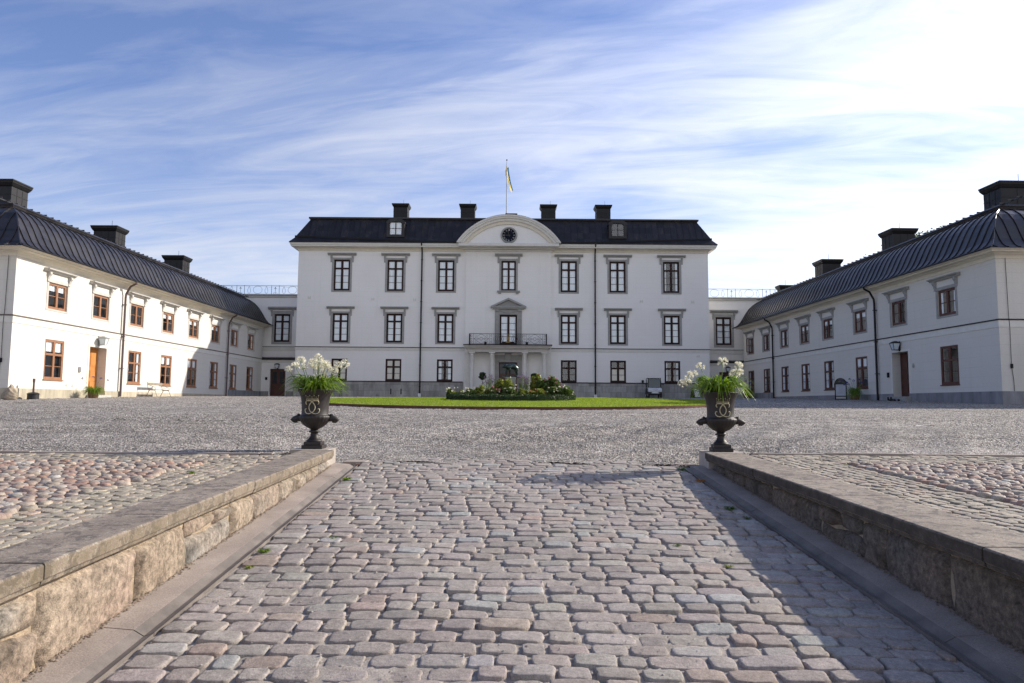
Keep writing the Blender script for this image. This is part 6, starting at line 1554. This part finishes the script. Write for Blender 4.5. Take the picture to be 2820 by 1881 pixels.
# utility cart
def cart(x, y, z, rz):
    t = thing('utility_cart', 'small electric cart with white nose and black cab, parked against the palace plinth', 'cart', (x,y,z), rz)
    wd = .58
    m = MB(); m.box(-wd,wd,-1.15,1.2,.28,.46); m.box(-wd,wd,.15,1.25,.46,.80); m.box(-wd+.05,wd-.05,-1.14,-1.06,.30,.52); m.build('chassis', M['black_plastic'], t, bevel=.03)
    m = MB(); m.prism_x([(-1.22,.50),(-1.24,.62),(-1.12,.78),(-.70,.88),(-.62,.50)], -wd+.02, wd-.02); m.build('nose', M['white_paint'], t, bevel=.03)
    MB().box(-.22,.22,-1.225,-1.19,.66,.69).build('grille', M['black_plastic'], t)
    m = MB(); m.box(-wd+.03,wd-.03,-.72,1.05,1.68,1.76); m.build('roof', M['white_paint'], t, bevel=.03)
    for sx in (-1,1):
        m = MB(); m.bar((sx*(wd-.05),-.72,.85),(sx*(wd-.06),-.55,1.68),.07); m.build('pillar', M['iron'], t); m = MB(); m.bar((sx*(wd-.05),.9,.8),(sx*(wd-.05),.85,1.68),.06); m.build('pillar', M['iron'], t)
        m = MB(); m.lathe([(0,-.02),(.07,-.015),(.075,.0),(.06,.02),(0,.025)], 16); m.tf(Matrix.Translation((sx*.40,-1.235,.66)) @ Matrix.Rotation(R(90),4,'X') @ Matrix.Diagonal((1.5,.8,1,1))); m.build('headlight', M['lamp_glass'], t, smooth=True)
        for yy in (-.80,.80):
            m = MB(); m.lathe([(0,-.07),(.20,-.07),(.23,-.045),(.23,.045),(.20,.07),(0,.07)], 24); m.tf(Matrix.Translation((sx*(wd-.07),yy,.23)) @ Matrix.Rotation(R(90),4,'Y')); w_ = m.build('wheel', M['black_plastic'], t)
            m = MB(); m.lathe([(0,-.075),(.10,-.078),(.12,-.071),(.12,.071),(.10,.078),(0,.075)], 18); m.tf(Matrix.Translation((sx*(wd-.07),yy,.23)) @ Matrix.Rotation(R(90),4,'Y')); m.build('rim', M['white_paint'], w_)
        m = MB(); m.bar((sx*wd,-.62,1.12),(sx*(wd+.12),-.64,1.14),.02); m.box(*(sorted((sx*(wd+.10),sx*(wd+.18)))),-.67,-.62,1.06,1.24); m.build('mirror', M['black_plastic'], t)
    m = MB(); m.add([(-wd+.09,-.715,.90),(wd-.09,-.715,.90),(wd-.09,-.565,1.64),(-wd+.09,-.565,1.64)],[(0,1,2,3)]); m.build('windscreen', mat('green_tinted_glass', (.015,.045,.045), .04, spec=.9), t)
    MB().box(-wd+.1,wd-.1,.10,.22,.6,1.25).build('seat', M['black_plastic'], t, bevel=.03); MB().box(-.26,.26,-1.265,-1.245,.38,.49).build('number_plate', M['white_paint'], t)
    for sx in (-1,1): MB().lathe([(0,-.0),(.045,0),(.04,.03),(0,.035)], 10, (sx*.31,-1.24,.40)).build('fog_lamp', M['lamp_glass'], t)
cart(12.2, 61.0, G(12.2,61.0), R(-5))

# tree standing beyond the right wing, its top showing past the chimney
def tree(x, y, z, H, cr, label, seed, leaf='leaf_mid'):
    r = np.random.default_rng(seed); t = thing('deciduous_tree', label, 'tree', (x,y,z)); m = MB()
    tapered(m, [(0,0,-.3),(.1,.05,H*.25),(-.1,.1,H*.5),(.05,0,H*.8)], .28, .08, 10); cl = []
    for k in range(16):
        a = r.uniform(0,2*PI); h0 = H*r.uniform(.3,.7); e = Vector((math.cos(a)*cr*r.uniform(.5,.95), math.sin(a)*cr*r.uniform(.5,.95), H*r.uniform(.55,.98))); tapered(m, [Vector((0,0,h0)), Vector((e.x*.5,e.y*.5,(h0+e.z)/2+.2)), e], .09, .02, 6); cl.append(e)
    m.build('trunk', M['bark'], t); P = np.concatenate([blob_points(900, tuple(e), (cr*.34,cr*.34,cr*.28), r, .15, .3, i) for i, e in enumerate(cl+[Vector((0,0,H))]*3)])
    v, f = leaf_quads(P, .17, r, .1); npmesh('crown', v, f, M[leaf], t)
tree(31.0, 55.6, .5, 12.3, 3.2, 'leafy tree behind the right wing, its top just showing beside the chimney', 4)
tree(29.8, 47.5, .4, 11.1, 2.6, 'leafy tree behind the right wing, a few sprigs showing over the ridge', 5)
# climbing plant by the near end of the right wing
r = np.random.default_rng(12); t = thing('climbing_shrub', 'sprigs of a dark leafy shrub against the end wall of the right wing', 'shrub', (24.1, 31.2, G(24,31.2)))
m = MB()
for k in range(7): m.tube([(r.normal(0,.1),0,0),(r.normal(0,.2),-.1,1.0),(-.15+r.normal(0,.25),-.15,r.uniform(1.6,2.9))], [.02,.014,.006], 5)
m.build('stem', M['bark'], t); P = np.concatenate([blob_points(70, (r.normal(.1,.35),-.1,r.uniform(.6,2.9)), (.28,.2,.16), r, .1, .3, k) for k in range(16)]); v, f = leaf_quads(P, .10, r, .1); npmesh('foliage', v, f, M['leaf_mid'], t)

# weeds in the joints
def weed(x, y, z, s, label, seed, leaf='leaf_mid', flat=False):
    r = np.random.default_rng(seed); t = npmesh('weed', *strap_leaves(int(26*s/.05), s, s*.55, r, w=s*.22, droop=.8, seg=4), M[leaf]); t.location = (x,y,z); tag(t, label, 'weed')
for i,(x,y,s,lab,lf) in enumerate([(-2.07,9.05,.07,'green weed tuft by the left gutter near the top of the ramp','leaf_strap'),(-2.02,5.95,.06,'green weed tuft in the left edge joint halfway down the ramp','leaf_strap'),(-1.55,6.35,.05,'small bright moss tuft among the cobbles a little right of the left gutter','leaf_strap'),(-2.0,5.55,.045,'trailing weed on the left gutter edge, lower of the pair','leaf_yellow'),
    (2.35,9.9,.07,'green weed at the top of the right gutter','leaf_strap'),(2.40,9.1,.07,'reddish weed against the upper right gutter','petal_orange'),(2.32,7.6,.07,'dark weed against the right gutter in the shadow','leaf_mid'),(2.36,7.2,.05,'dark weed lower on the right gutter in the shadow','leaf_mid'),(1.42,6.2,.05,'small weed between cobbles on the right half of the ramp','leaf_mid'),(1.70,5.65,.045,'small yellow-green weed between cobbles beside the shadow edge','leaf_yellow')]):
    weed(x,y,float(rz_(y))+.012,s,lab,i,lf)
weed(-3.25,7.3,G(-3.2,7.3),.055,'grass tuft growing in the setts behind the left wall',40,'leaf_strap')
weed(-3.45,4.6,G(-3.4,4.6),.06,'small green tuft in the setts at the left edge of the photo',41,'leaf_strap')
